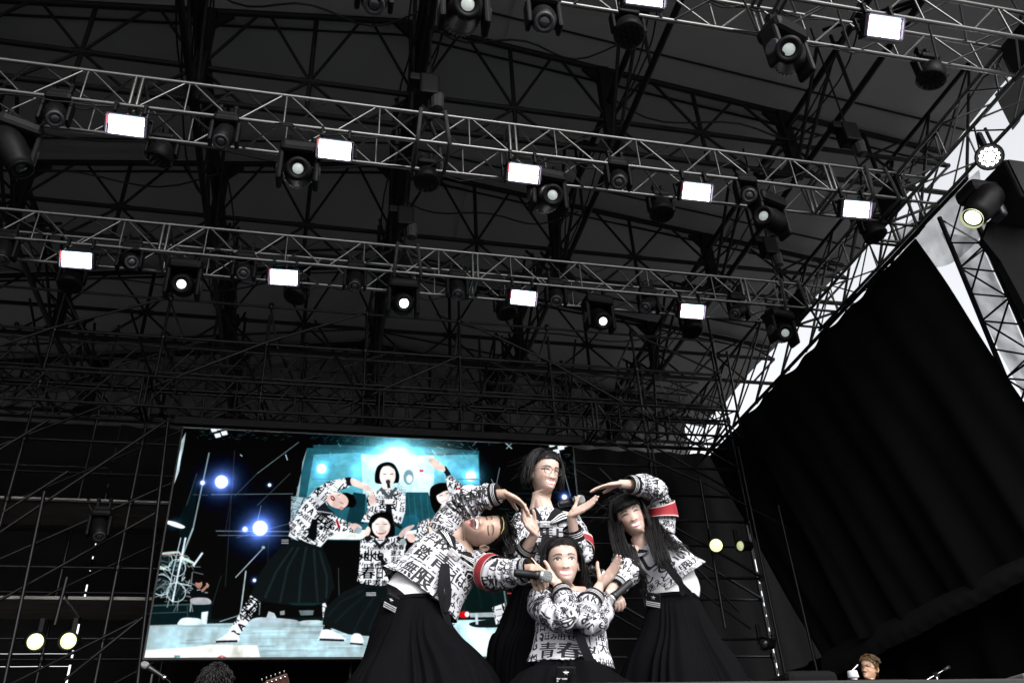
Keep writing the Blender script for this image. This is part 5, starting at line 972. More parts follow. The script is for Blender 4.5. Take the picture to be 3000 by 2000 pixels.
def mass(guide, r0, r1, n, lr, rnd, flat=.6, jit=.02):
    G = zl(guide); out = []
    for _ in range(n):
        a = rnd.uniform(0, 6.28); q = math.sqrt(rnd.random()); pts = []; s0 = rnd.uniform(0, .10); s1 = rnd.uniform(.8, 1.03); 
        for i in range(6):
            t = lerp(s0, min(s1, 1), i/5); c = crom(np.array(G), [t])[0]; r = lerp(r0, r1, t)*q; pts.append(c+cv(r*math.cos(a), r*.25*math.sin(a*2), r*flat*math.sin(a))+np.array([rnd.gauss(0, jit)*t*.4, rnd.gauss(0, jit)*t*.3, 0]))
        out.append(lock(pts, lr*rnd.uniform(.6, 1.2)))
    return out
def flyaways(B, O, n, r): return [skull_lock(B, O, r.choice([-1, 1])*r.uniform(1.7, 3.1), r.uniform(.3, 1.45), r.uniform(.06, .18), DOWN*.5+cv(r.uniform(-.9, .9), r.uniform(-.2, .5), r.uniform(-.3, .5)), .0007, r, .022+r.uniform(0, .02), .06) for _ in range(n)]
def sleeve(t, P, rad, u, seed, elbow, amp=.015):
    sw = Sweep(P, rad, [r*.95 for r in rad], u); d0 = wrinkle(sw, amp, 11, seed, elbow)
    def d(tt, th): return d0(tt, th)*np.clip((.93-tt)*7, .0, 1)+.010*np.exp(-((tt-.83)/.05)**2)
    r = rad[2]; o = top_part(t, 'sleeve', sw, M_PRINT, 54, 44, d, (seed*.37, seed*.21), t1=.93); return sw, o
def tails(t, pts_list, w_, nvec, m=M_SAILOR):
    for pts in pts_list: C = bez(zl(pts), 18); strip(t, 'scarf_tail', C, np.interp(np.linspace(0, 1, 18), [0, .15, .9, 1], [w_*.45, w_*.62, w_*.62, w_*.25]), nvec, [m, m], 3)
def torso(t, P, a, b, u, img, seed, amp=.013):
    sw = Sweep(P, a, b, u, 2.25); d0 = wrinkle(sw, amp, 7.5, seed)
    def d(tt, th): return .004+d0(tt, th)*np.clip((1-tt)*5, 0, 1)+.012*np.sin(th*7+seed)*np.clip(.22-tt, 0, 1)/.22
    v, uv, f = sw.grid(64, 96, d); uv = uv/.56+np.array([.5, 0]); m = img_mat('sailor_print_cloth', img, .8, bump=.05); o = mesh('sailor_top', v, f, m, t, uv); band(o, 'hem_lining', sw, -.0, .012, .002, [M_SAILOR, M_SAILOR], 1, 60); return sw, o
def floor_pts(p, dz=.10): p = np.array(p); return np.array([p[0], p[1], FLOOR+dz])
# ================= girl with glasses, standing behind the others
r = random.Random(11); Y = 4.4
t = person('standing girl in round glasses and a printed sailor top, both palms lifted beside her chin', floor_pts(zpt(1200, 1534, Y), 0)); U1 = cv(1, 0, .06)
O = zpt(1220, 279, Y+.02); B = head_basis(O, 27, 15, 12)
P = zl([(1234, 1010, Y), (1231, 908, Y), (1228, 806, Y), (1225, 704, Y), (1222, 602, Y), (1222, 512, Y+.01)])
img = torso_img('sailor print one', [('まず', -.165, .40, .075, 0, True, .9, True), ('ど進', .07, .36, .05, 0, False, 1, True), ('個性', -.06, .22, .09, 0, False, .9, True)], 21)
sw, to = torso(t, P, [.178, .168, .163, .166, .158, .062], [.125, .115, .118, .115, .10, .062], U1, img, 3)
Lp = zl([(1092, 556, Y), (1058, 660, Y-.03), (1052, 770, Y-.08), (1080, 775, Y-.2), (1128, 706, Y-.29)]); Rp = zl([(1358, 556, Y), (1412, 650, Y-.03), (1428, 748, Y-.08), (1408, 730, Y-.2), (1381, 606, Y-.28)])
s1, o1 = sleeve(t, Lp, [.066, .064, .062, .057, .043], U1, 1, .6); s2, o2 = sleeve(t, Rp, [.066, .064, .062, .057, .043], U1, 2, .6); cuff(o1, s1); cuff(o2, s2)
tubes = [neck_tube(O, B, zpt(1222, 520, Y+.03)), ([zpt(1222, 560, Y+.02), zpt(1228, 800, Y+.02), zpt(1232, 1000, Y)], [.06, .09, .085]), ([zpt(1222, 560, Y), *Lp[:3]], [.042, .045, .042, .04]), ([Lp[3], zpt(1163, 634, Y-.32)], [.034, .0235]), ([zpt(1222, 560, Y), *Rp[:3]], [.042, .045, .042, .04]), ([Rp[3], zpt(1377, 524, Y-.31)], [.034, .0235])]
tubes += hand_tubes(zpt(1166, 628, Y-.325), cv(-.58, .78, .22), cv(.62, .42, .62), 1, (14, 14, 10), 2, (10, 5)) + hand_tubes(zpt(1377, 522, Y-.31), cv(.86, .48, .15), cv(-.5, .8, .25), -1, (4, 8, 8), 2, (35, 30)) + legs(zpt(1232, 1010, Y), U1)
body(t, B, O, tubes, face_img('face skin one', SK1, open_=.0165, lipw=.034), .2)
V, F = cap(B, O, hairline, .012, 1); LK = [(V, F)]
for i in range(720):
    a = r.choice([-1, 1])*r.uniform(1.2, 3.1); e = r.uniform(.1, 1.45)
    LK.append(skull_lock(B, O, a, e, r.uniform(.075, .125)+.10*e, DOWN+cv(0, 0, -.12)+cv(-.16, 0, 0), r.uniform(.0016, .0034), r, .014+r.uniform(0, .022), .03))
LK += [skull_lock(B, O, r.choice([-1, 1])*r.uniform(.95, 1.4), r.uniform(1.05, 1.52), r.uniform(.12, .2), DOWN+cv(-.2, 0, -.3), r.uniform(.0014, .0026), r, .014+r.uniform(0, .014), .03) for _ in range(240)]+flyaways(B, O, 90, r); hair_object(t, LK)
collar(t, sw, .76, mats=None); e1 = sw.pt([.765], [math.pi/2], .02)[0]; slide(t, e1+cv(0, -.012, .01), cv(0, 0, 1), cv(0, 1, 0), .056, .033, M_UNDER, M_SILV)
tails(t, [[(1216, 640, Y-.15), (1208, 720, Y-.16), (1205, 820, Y-.16), (1200, 900, Y-.15)], [(1232, 640, Y-.15), (1246, 730, Y-.16), (1250, 820, Y-.16), (1262, 930, Y-.15)]], .045, cv(0, 0, 1))
gl = MB()                                              # round wire glasses
for s in (-1, 1):
    c = np.array([s*.0325, -.1005, -.001]); ring = [O+B@(c+np.array([.0235*math.cos(k*math.pi/12), .006*abs(math.cos(k*math.pi/12))*(s*math.cos(k*math.pi/12) > 0), .0235*math.sin(k*math.pi/12)])) for k in range(25)]; gl.tube(ring, .0015, 6)
    gl.tube([O+B@np.array(q) for q in ((s*.056, -.096, .006), (s*.070, -.06, .006), (s*.077, .0, .0), (s*.076, .015, -.004))], .0011, 6)
gl.tube([O+B@np.array(q) for q in ((-.010, -.1015, .004), (0, -.106, .007), (.010, -.1015, .004))], .0011, 6); go = gl.build('glasses', M_WIRE, t, smooth=True)
for s in (-1, 1): c = np.array([s*.0325, -.100, -.001]); v = [O+B@c]+[O+B@(c+np.array([.0228*math.cos(k*math.pi/12), 0, .0228*math.sin(k*math.pi/12)])) for k in range(24)]; mesh('lens', v, [(0, 1+k, 1+(k+1) % 24) for k in range(24)], M_GLASS, go)
skirt(t, zl([(1234, 985, Y), (1226, 1120, Y), (1212, 1280, Y), (1192, 1450, Y)])+[floor_pts(zpt(1180, 1560, Y))], [.18, .212, .235, .262, .31], [.14, .17, .19, .22, .25], U1, 24, .022, 1)
band(t, 'armband', s2, .32, .48, .018, [M_RED_B, M_PINK], 8, stripes=(0, 7))
mic(zpt(1301, 464, Y-.27), zpt(1452, 434, Y-.29), 'black microphone resting on the palm of the girl with glasses')
# ================= girl bending sideways on the left, laughing
r = random.Random(12); Y = 4.15
t = person('girl bending far sideways with shaved temple, laughing with her mouth wide open', floor_pts(zpt(450, 1534, Y), 0)); U2 = cv(.77, -.63, .08)
O = zpt(865, 627, Y-.05); B = head_basis(O, -31, 10, 82)
P = zl([(468, 1016, Y), (526, 938, Y), (583, 865, Y), (632, 805, Y), (672, 762, Y), (706, 726, Y)])
img = torso_img('sailor print two', [('青春', .06, .36, .085, 0, True, 1., True), ('個性や', -.03, .245, .06, 0, False, .9, True), ('学校', -.13, .20, .075, 0, False, 1, True), ('踏み', -.10, .12, .07, 0, False, 1., True), ('青春', -.01, .13, .085, 0, False, 1., True), ('無限', -.09, .035, .072, 0, False, .9, True), ('はみ', .09, .13, .06, 0, False, 1, True), ('AKKO', .07, .065, .035, 0, False, .8, True)], 22)
sw, to = torso(t, P, [.212, .186, .172, .166, .150, .062], [.125, .118, .115, .11, .09, .06], U2, img, 5, .012)
Rp = zl([(604, 650, Y), (640, 572, Y-.02), (700, 500, Y-.05), (768, 440, Y-.10), (862, 418, Y-.15), (952, 397, Y-.2)]); Lp = zl([(800, 822, Y), (872, 862, Y-.08), (948, 884, Y-.17), (1040, 872, Y-.25), (1135, 850, Y-.32)])
s1, o1 = sleeve(t, Rp, [.082, .078, .070, .064, .058, .046], cv(.6, -.6, .3), 3, .6, .014); s2, o2 = sleeve(t, Lp, [.070, .068, .066, .058, .046], cv(.2, .9, .3), 4, .5, .013); cuff(o1, s1, .93); cuff(o2, s2, .92)
ab = band(o2, 'armband', s2, .27, .43, .022, [M_RED_B, M_PINK], 10, stripes=(0, 9))
tubes = [neck_tube(O, B, zpt(712, 722, Y)), ([zpt(690, 745, Y), zpt(583, 865, Y), zpt(480, 985, Y)], [.06, .085, .05]), ([zpt(680, 760, Y), *Rp[:3]], [.045, .05, .048, .045]), ([Rp[3], Rp[4], zpt(985, 401, Y-.22)], [.04, .034, .0245]), ([zpt(690, 755, Y), *Lp[:3]], [.045, .05, .048, .045]), ([Lp[3], zpt(1152, 848, Y-.33)], [.036, .0245])]
tubes += hand_tubes(zpt(985, 401, Y-.22), cv(.86, -.47, .16), cv(-.42, -.72, .35), 1, (16, 16, 12), 5, (18, 10)) + hand_tubes(zpt(1150, 848, Y-.33), cv(.50, -.34, .78), cv(.1, -.8, -.55), -1, (62, 78, 48), 3, (10, 55)) + legs(zpt(425, 1040, Y), cv(1, 0, 0), .24)
body(t, B, O, tubes, face_img('face skin two', SK2, open_=.044, smile='laugh', eye='shut', lipw=.031, my=-.068, redden=.05, lip=(.42, .16, .14)), 1.)
V, F = cap(B, O, lambda p: hairline(p, -.006), .0035, 2); V2, F2 = cap(B, O, lambda p: p[2] > .055 and p[1] > -.02, .012, 3); LK = [(V, F), (V2, F2)]
for i in range(230):
    a = r.choice([-1, 1])*r.uniform(.9, 3.1); e = r.uniform(.6, 1.5)
    LK.append(skull_lock(B, O, a, e, r.uniform(.03, .10), DOWN+cv(.35, 0, 0), r.uniform(.0014, .0028), r, .012, .05, .012, r.choice([.004, .007])))
hair_object(t, LK)
# dyed stripe along the hairline
b = MB(); b.tube([O+B@np.array(q) for q in ((.055, -.060, .064), (.035, -.078, .078), (0, -.079, .084), (-.030, -.077, .080))], .0025, 6); b.build('dyed_hair_line', mat('blond_hair', (.42, .30, .08), .5), t, smooth=True)
collar(t, sw, .70, spread=1.05); e1 = sw.pt([.70], [math.pi/2], .02)[0]; slide(t, e1+cv(-.01, -.012, .012), cv(0, 0, 1), cv(.65, .76, 0), .062, .036, M_UNDER, M_SILV)
tails(t, [[(612, 818, Y-.15), (602, 900, Y-.17), (596, 985, Y-.17), (615, 1080, Y-.15), (655, 1215, Y-.12)], [(630, 820, Y-.15), (632, 900, Y-.17), (640, 1000, Y-.17), (628, 1110, Y-.15)]], .052, cv(0, 0, 1))
p = sw.pt([.66], [math.pi/2-.62], .012)[0]; n_ = cv(.2, -.15, 1); b = MB(); b.box(p, .034, .008, .10, R=np.stack([nrm(cv(.5, .6, 0)), nrm(-n_), nrm(np.cross(cv(.5, .6, 0), -n_))], 1), bev=.003); bo = b.build('star_bar', M_UNDER, t)
for k in range(4): star(bo, p+nrm(np.cross(cv(.5, .6, 0), -n_))*(-.036+.024*k)+nrm(n_)*.007, n_, cv(.6, .7, 0), .010, M_SAILOR)
def badge(p, n, up, par):
    n = nrm(n); up = nrm(up-n*np.dot(up, n)); s = np.cross(up, n); out = [(-.03, .028), (-.012, .032), (0, .036), (.012, .032), (.03, .028), (.029, 0), (.02, -.022), (0, -.038), (-.02, -.022), (-.029, 0)]; o = None
    for k, (sc, mm) in enumerate(((1, M_STRIPE), (.86, M_SAILOR), (.52, M_STRIPE), (.36, M_SAILOR))):
        v = [p+n*(.003+.0015*k)+(s*x+up*y)*sc for x, y in out]; v += [q-n*.004 for q in v]; m_ = len(out); q = mesh('school_badge' if k == 0 else 'badge_layer', v, [tuple(range(m_))]+[(i, (i+1) % m_, m_+(i+1) % m_, m_+i) for i in range(m_)], mm, par if k == 0 else o, smooth=False); o = o or q
badge(sw.pt([.55], [math.pi/2-.75], .010)[0], cv(.25, -.2, 1), cv(.5, .85, 0), t)
us = Sweep(zl([(398, 1066, Y), (470, 985, Y), (545, 905, Y)]), [.142, .146, .15], [.105, .105, .10], U2); v, uv, f = us.grid(16, 40, lambda q, th: .003*np.sin(th*9+q*14)); mesh('undershirt', v, f, M_UNDER, t)
sk, so_ = skirt(t, zl([(412, 1038, Y), (424, 1170, Y), (440, 1310, Y), (460, 1534, Y)])+[floor_pts(zpt(470, 1700, Y))], [.138, .175, .228, .355, .42], [.11, .14, .18, .26, .31], np.array([cv(.82, -.5, 0), cv(.95, -.2, 0), cv(1, 0, 0), cv(1, 0, 0), cv(1, 0, 0)]), 34, .024, 2)
hip_tag(t, sk.pt([.085], [-math.pi/2-.65], .026)[0], cv(-.45, -.05, 1), cv(.35, 1, 0), .070, .078)
mic(zpt(1033, 873, Y-.385), zpt(1258, 898, Y-.43), 'black microphone gripped by the laughing girl beside her friend\'s cheek')
# ================= crouching girl at the front
r = random.Random(13); Y = 4.0
t = person('smiling long-haired girl crouching in front with her forearms crossed', floor_pts(zpt(1372, 1534, Y), 0)); U3 = cv(1, 0, 0)
O = zpt(1327, 813, Y); B = head_basis(O, 8, 11, -3)
P = zl([(1366, 1440, Y), (1368, 1352, Y), (1371, 1265, Y), (1375, 1177, Y), (1382, 1090, Y), (1388, 1018, Y+.01)])
img = torso_img('sailor print three', [('日本代表', -.125, .168, .078, 0, False, .62, True), ('はみ出せ、', -.09, .104, .030, 0, False, 1., True), ('青春', -.085, .045, .076, 0, False, 1.05, True), ('のリーダー', .065, .20, .050, 0, True, 1., True), ('無限大', .128, .19, .055, 0, True, .95, True)], 23)
sw, to = torso(t, P, [.190, .176, .165, .163, .155, .062], [.135, .12, .115, .112, .095, .06], U3, img, 7, .010)
Rp = zl([(1196, 1012, Y), (1200, 1085, Y-.06), (1275, 1140, Y-.16), (1368, 1140, Y-.23), (1345, 1060, Y-.16), (1317, 982, Y-.10)]); Lp = zl([(1538, 1050, Y), (1545, 1120, Y-.08), (1505, 1165, Y-.18), (1452, 1150, Y-.21), (1478, 1080, Y-.21), (1522, 1004, Y-.19)])
s1, o1 = sleeve(t, Rp, [.064, .064, .060, .054, .050, .042], cv(.3, 0, 1), 5, .55, .010); s2, o2 = sleeve(t, Lp, [.064, .064, .060, .054, .050, .042], cv(.3, 0, 1), 6, .55, .010); cuff(o1, s1, .93); cuff(o2, s2, .93)
tubes = [neck_tube(O, B, zpt(1385, 1020, Y+.03)), ([zpt(1382, 1060, Y+.02), zpt(1371, 1265, Y), zpt(1366, 1440, Y+.03)], [.06, .09, .08]), ([zpt(1382, 1080, Y), *Rp[:3]], [.042, .045, .042, .04]), ([Rp[3], Rp[4], zpt(1288, 928, Y-.08)], [.036, .033, .0235]), ([zpt(1382, 1080, Y), *Lp[:3]], [.042, .045, .042, .04]), ([Lp[3], Lp[4], zpt(1550, 950, Y-.18)], [.036, .033, .0235])]
tubes += hand_tubes(zpt(1288, 926, Y-.08), cv(-.80, .52, .1), cv(.35, .8, .3), 1, (8, 8, 8), 2, (15, 10)) + hand_tubes(zpt(1551, 948, Y-.18), cv(.64, .76, .08), cv(-.70, .5, .4), -1, (6, 8, 8), 2, (45, 20)) + legs(zpt(1368, 1450, Y+.02), cv(1, 0, 0), .3)
body(t, B, O, tubes, face_img('face skin three', SK1, open_=.0165, lipw=.034, eye='open', lip=(.62, .21, .20)), .15)
V, F = cap(B, O, hairline, .007, 4); LK = [(V, F)]
for i in range(640):
    s = r.choice([-1, 1]); a = s*r.uniform(1.25, 3.1); e = r.uniform(.1, 1.45)
    LK.append(skull_lock(B, O, a, e, r.uniform(.3, .46), DOWN+cv(0, 0, -.30)+cv(.0, 0, 0), r.uniform(.0016, .0032), r, .008+r.uniform(0, .014), .03))
for i in range(260): a = r.choice([-1, 1])*r.uniform(1.0, 1.4); LK.append(skull_lock(B, O, a, r.uniform(1.1, 1.52), r.uniform(.18, .3), DOWN+cv(0, 0, -.35), r.uniform(.0014, .0026), r, .010+r.uniform(0, .012), .03))
LK.append(lock([O+B@np.array(q) for q in ((-.01, -.075, .10), (.008, -.092, .082), (.025, -.096, .068), (.045, -.090, .058))], .0022)); LK.append(lock([O+B@np.array(q) for q in ((-.012, -.075, .10), (.002, -.094, .085), (.018, -.099, .072), (.036, -.095, .064))], .0018))
LK += mass([(1232, 850, Y+.06), (1222, 920, Y+.1), (1228, 1000, Y+.12)], .03, .03, 80, .0025, r) + mass([(1432, 820, Y+.05), (1452, 920, Y+.08), (1470, 1010, Y+.1)], .035, .03, 100, .0025, r)
LK += flyaways(B, O, 70, r); hair_object(t, LK)
collar(t, sw, .80, spread=1.0)
tails(t, [[(1395, 1150, Y-.17), (1420, 1230, Y-.19), (1458, 1330, Y-.19), (1500, 1420, Y-.18), (1525, 1462, Y-.16)]], .066, cv(0, 0, 1))
sk, so_ = skirt(t, zl([(1368, 1436, Y+.02), (1370, 1480, Y), (1372, 1534, Y-.02), (1376, 1640, Y-.04)])+[floor_pts(zpt(1376, 1700, Y-.04), .06)], [.155, .18, .215, .33, .42], [.115, .135, .17, .26, .32], U3, 30, .02, 3)
hip_tag(t, zpt(1346, 1490, Y-.25), cv(-.05, -.05, 1), cv(0, 1, 0), .082, .082)
mic(zpt(1488, 840, Y-.14), zpt(1602, 912, Y-.12), 'black microphone held at the raised hand of the crouching girl, seen from its butt end')
# ================= girl with bangs on the right
r = random.Random(14); Y = 4.45
t = person('girl with a heavy fringe and very long black hair leaning in, one arm arched overhead', floor_pts(zpt(2050, 1534, Y), 0)); U4 = cv(.87, .49, .05)
O = zpt(1731, 537, Y-.05); B = head_basis(O, 8, 9, -25)
P = zl([(1998, 942, Y), (1960, 889, Y), (1923, 836, Y), (1885, 785, Y), (1848, 733, Y), (1812, 690, Y)])
img = torso_img('sailor print four', [('しょ', -.02, .185, .13, 0, True, .95, True), ('出していい', -.13, .10, .06, 0, False, 1., True), ('迷えど進', -.08, .052, .036, 0, False, 1., True), ('そが青', -.03, .017, .034, 0, False, 1., True)], 24)
sw, to = torso(t, P, [.205, .184, .168, .160, .145, .06], [.125, .115, .112, .108, .09, .058], U4, img, 9, .012)
Ra = zl([(1700, 765, Y-.02), (1690, 822, Y-.07), (1700, 872, Y-.16), (1668, 920, Y-.25), (1632, 966, Y-.31)]); La = zl([(1905, 668, Y), (1928, 585, Y-.02), (1922, 500, Y-.04), (1892, 405, Y-.08), (1850, 362, Y-.13), (1790, 352, Y-.19), (1712, 345, Y-.24)])
s1, o1 = sleeve(t, Ra, [.070, .070, .066, .056, .044], cv(.8, .2, .3), 7, .55, .013); s2, o2 = sleeve(t, La, [.074, .070, .066, .062, .060, .056, .046], cv(.9, .2, .3), 8, .62, .013); cuff(o1, s1, .92); cuff(o2, s2, .945)
ab = band(o2, 'armband', s2, .25, .40, .020, [M_RED_B, M_PINK], 12, stripes=(0, 11))
tubes = [neck_tube(O, B, zpt(1808, 688, Y+.01)), ([zpt(1830, 715, Y), zpt(1923, 836, Y), zpt(1985, 1015, Y)], [.06, .09, .08]), ([zpt(1850, 735, Y), *Ra[:3]], [.042, .045, .042, .04]), ([Ra[3], zpt(1608, 985, Y-.34)], [.034, .0235]), ([zpt(1850, 720, Y), *La[:4]], [.045, .05, .048, .045, .042]), ([La[4], La[5], zpt(1668, 341, Y-.27)], [.04, .035, .0235])]
tubes += hand_tubes(zpt(1606, 978, Y-.34), cv(.55, -.62, .55), cv(-.3, -.6, -.7), 1, (60, 72, 45), 3, (10, 50)) + hand_tubes(zpt(1668, 341, Y-.27), cv(-.98, -.14, .1), cv(-.1, -.85, .32), -1, (6, 8, 10), 2, (14, 8)) + legs(zpt(1990, 1020, Y), cv(1, 0, 0), .2)
body(t, B, O, tubes, face_img('face skin four', SK1, open_=.0165, lipw=.034, lip=(.56, .18, .19), redden=.14), .2)
V, F = cap(B, O, lambda p: hairline(p, -.02), .012, 5); LK = [(V, F)]
for i in range(330):                                    # fringe
    a = r.uniform(-.85, .85); LK.append(lock([O+B@np.array(q) for q in ((math.sin(a)*.03, -.02-.02*math.cos(a), .128), (math.sin(a)*.062, -.072*math.cos(a)-.012, .108), (math.sin(a)*.080+r.gauss(0, .003), -.098*math.cos(a)-.006, .070), (math.sin(a)*.084+r.gauss(0, .004), -.102*math.cos(a)-.004, .036+r.uniform(-.006, .008)))], r.uniform(.0016, .003)))
for i in range(620):
    s = r.choice([-1, 1]); a = s*r.uniform(1.42, 3.1); e = r.uniform(.05, 1.4); LK.append(skull_lock(B, O, a, e, r.uniform(.22, .34), DOWN+cv(.10, 0, -.05), r.uniform(.0016, .0034), r, .012+r.uniform(0, .014), .03))
LK += mass([(1640, 560, Y-.04), (1655, 660, Y-.10), (1690, 760, Y-.15), (1740, 850, Y-.18), (1800, 905, Y-.19)], .045, .05, 260, .0025, r)
LK += mass([(1850, 520, Y-.03), (1868, 620, Y-.10), (1895, 720, Y-.16), (1925, 800, Y-.18), (1950, 850, Y-.18)], .045, .045, 260, .0025, r) + mass([(1862, 540, Y), (1930, 640, Y-.12), (2000, 710, Y-.16), (2070, 760, Y-.17)], .03, .05, 90, .0016, r, .6, .05) + mass([(1700, 700, Y-.08), (1740, 820, Y-.12), (1780, 920, Y-.12), (1790, 985, Y-.1)], .05, .05, 170, .0028, r)
LK += flyaways(B, O, 80, r); hair_object(t, LK)
collar(t, sw, .74, spread=1.05)
tails(t, [[(1880, 740, Y-.17), (1945, 830, Y-.20), (2010, 915, Y-.19), (2060, 970, Y-.17), (2105, 1012, Y-.14)], [(1890, 760, Y-.17), (1975, 850, Y-.19), (2030, 930, Y-.18), (2048, 1010, Y-.15)]], .050, cv(0, 0, 1))
us = Sweep(zl([(1985, 1030, Y), (1984, 975, Y), (1955, 900, Y)]), [.138, .150, .15], [.105, .105, .10], np.array([cv(1, 0, 0), cv(.95, .2, 0), U4])); v, uv, f = us.grid(16, 40, lambda q, th: .003*np.sin(th*9+q*14)); mesh('undershirt', v, f, M_UNDER, t)
sk, so_ = skirt(t, zl([(1985, 1020, Y), (2003, 1150, Y), (2024, 1290, Y), (2050, 1534, Y)])+[floor_pts(zpt(2060, 1680, Y))], [.136, .172, .218, .325, .39], [.11, .14, .17, .24, .29], cv(1, 0, 0), 32, .024, 4)
hip_tag(t, sk.pt([.085], [-math.pi/2-.80], .026)[0], cv(-.5, -.05, 1), cv(.05, 1, 0), .078, .080)
mic(zpt(1736, 926, Y-.385), zpt(1582, 1060, Y-.42), 'black microphone pointing down in the hand of the girl with the fringe')
# ================= musicians cut off by the stage edge
r = random.Random(15); Y = 8.6; C0 = atY(2542, 1958, Y)
t = person('musician with tousled brown hair, clear glasses and a white shirt, only his head showing', (C0[0], C0[1], FLOOR), 'musicians behind the performers'); O = C0+np.array([.02, 0, .01]); B = head_basis(O, -32, 4, -6)
sp_ = np.array([O[0]+.03, O[1]+.06, O[2]-.26]); tubes = [neck_tube(O, B, sp_), ([sp_-[0, 0, .05], sp_-[0, 0, .35], np.array([sp_[0], sp_[1], FLOOR+.75])], [.10, .15, .16]), ([sp_-[.18, 0, .1], sp_-[.22, .05, .35], sp_-[.1, .25, .42]], [.06, .05, .04]), ([sp_-[-.18, 0, .1], sp_-[-.22, .05, .35], sp_-[-.1, .25, .42]], [.06, .05, .04]), ([np.array([sp_[0]-.1, sp_[1], FLOOR+.8]), np.array([sp_[0]-.12, sp_[1], FLOOR+.05])], [.09, .05]), ([np.array([sp_[0]+.1, sp_[1], FLOOR+.8]), np.array([sp_[0]+.12, sp_[1], FLOOR+.05])], [.09, .05])]
body(t, B, O, tubes, face_img('face skin five', (.55, .34, .22), open_=.007, lipw=.024, lip=(.5, .22, .2)), .1)
M_BROWN = mat('brown_hair', (.075, .042, .018), .4, noise_amt=.4, nscale=50); V, F = cap(B, O, hairline, .014, 7); LK = [(V, F)]
for i in range(240): a = r.choice([-1, 1])*r.uniform(.55, 3.1); LK.append(skull_lock(B, O, a, r.uniform(.75, 1.5), r.uniform(.04, .10), DOWN*.6+cv(r.uniform(-.4, .4), .3, .2), r.uniform(.0025, .005), r, .02, .05, .012, .003))
hair_object(t, LK, M_BROWN); sh = Sweep([sp_-[0, 0, .5], sp_-[0, 0, .3], sp_-[0, 0, .12], sp_-[0, 0, .02], sp_+[0, 0, .03]], [.20, .2, .2, .13, .07], [.14, .14, .13, .1, .065], cv(1, 0, 0)); v, uv, f = sh.grid(20, 40, wrinkle(sh, .01, 8, 3)); mesh('shirt', v, f, M_UNDER, t)
gl = MB()
for s in (-1, 1):
    gl.tube([O+B@np.array([s*.034+.025*math.cos(k*math.pi/8), -.1, -.003+.022*math.sin(k*math.pi/8)]) for k in range(17)], .0013, 6); gl.tube([O+B@np.array(q) for q in ((s*.058, -.096, .004), (s*.077, .0, .0))], .0013, 6)
gl.build('glasses', M_WIRE, t, smooth=True)
b = MB(); b.tube([O+B@np.array(q) for q in ((.082, .016, -.03), (.084, .03, -.07), (.075, .05, -.12), (.06, .09, -.2))], .003, 6); b.build('earphone_cable', M_CAB, t, smooth=True)
Y = 7.4; C0 = atY(634, 1992, Y); t = person('guitarist with curly black hair bowing his head below the screen', (C0[0], C0[1], FLOOR), 'musicians behind the performers'); O = C0+np.array([0, .02, -.01]); B = head_basis(O, 4, -38, 0)
sp_ = np.array([O[0], O[1]+.10, O[2]-.2]); tubes = [neck_tube(O, B, sp_), ([sp_-[0, 0, .05], sp_-[0, -.05, .35], np.array([sp_[0], sp_[1], FLOOR+.6])], [.10, .15, .16]), ([np.array([sp_[0]-.1, sp_[1], FLOOR+.65]), np.array([sp_[0]-.12, sp_[1], FLOOR+.05])], [.09, .05]), ([np.array([sp_[0]+.1, sp_[1], FLOOR+.65]), np.array([sp_[0]+.12, sp_[1], FLOOR+.05])], [.09, .05])]
body(t, B, O, tubes, face_img('face skin six', SK2, eye='shut', open_=.004), 0.)
V, F = cap(B, O, lambda p: hairline(p, -.01), .016, 8); LK = [(V, F)]
for i in range(300): a = r.uniform(-3.1, 3.1); LK.append(skull_lock(B, O, a, r.uniform(.2, 1.5), r.uniform(.06, .13), DOWN*.7+cv(r.uniform(-.6, .6), .1, .2), r.uniform(.004, .007), r, .022, .06, .012, .007))
hair_object(t, LK); sh = Sweep([sp_-[0, 0, .5], sp_-[0, 0, .3], sp_-[0, 0, .14], sp_-[0, 0, .05], sp_], [.20, .2, .2, .14, .07], [.14, .14, .13, .1, .065], cv(1, 0, 0)); v, uv, f = sh.grid(20, 40, wrinkle(sh, .01, 8, 3)); mesh('shirt', v, f, M_SAILOR, t)
gl = MB()
for s in (-1, 1): gl.tube([O+B@np.array([s*.034+.026*math.cos(k*math.pi/8), -.1, -.003+.02*math.sin(k*math.pi/8)]) for k in range(17)], .002, 6)
gl.build('glasses', M_WIRE, t, smooth=True)
# ------------------------------------------------------------------ small things along the stage edge
Y = 7.2; p0 = atY(772, 2008, Y); p1 = atY(838, 1984, Y); t = thing('guitar', 'electric guitar headstock with white tuning pegs at the bottom edge', 'guitar', (p0[0], p0[1], FLOOR)); M_WOOD = mat('dark_guitar_wood', (.05, .02, .015), .35)
ax = nrm(p1-p0); sd = nrm(np.cross(ax, cv(0, 0, 1))); b = MB(); b.box(p0-ax*.28, .045, .02, .62, R=np.stack([sd, nrm(np.cross(ax, sd)), ax], 1), bev=.005); b.build('neck', M_WOOD, t); b = MB(); b.box(lerp(p0, p1, .6)+sd*.01, .085, .018, .17, R=np.stack([sd, nrm(np.cross(ax, sd)), ax], 1), bev=.008); hs_ = b.build('headstock', M_WOOD, t)
for k in range(6):
    q = p0+ax*(.0+.034*k)-sd*.05; b = MB(); b.box(q, .020, .010, .012, R=np.stack([sd, nrm(np.cross(ax, sd)), ax], 1), bev=.004); b.build('tuning_peg', M_CHR, hs_); b = MB(); b.lathe(p0+ax*(.0+.034*k)-sd*.012, cv(0, 0, 1), [(.008, 0), (.008, .016), (0, .017)], 10); b.build('string_post', M_CHR, hs_, smooth=True)
bo = MB(); c0 = p0-ax*.85; bo.box(c0, .34, .05, .42, R=np.stack([sd, nrm(np.cross(ax, sd)), ax], 1), bev=.02); bo.build('guitar_body', M_WOOD, t)
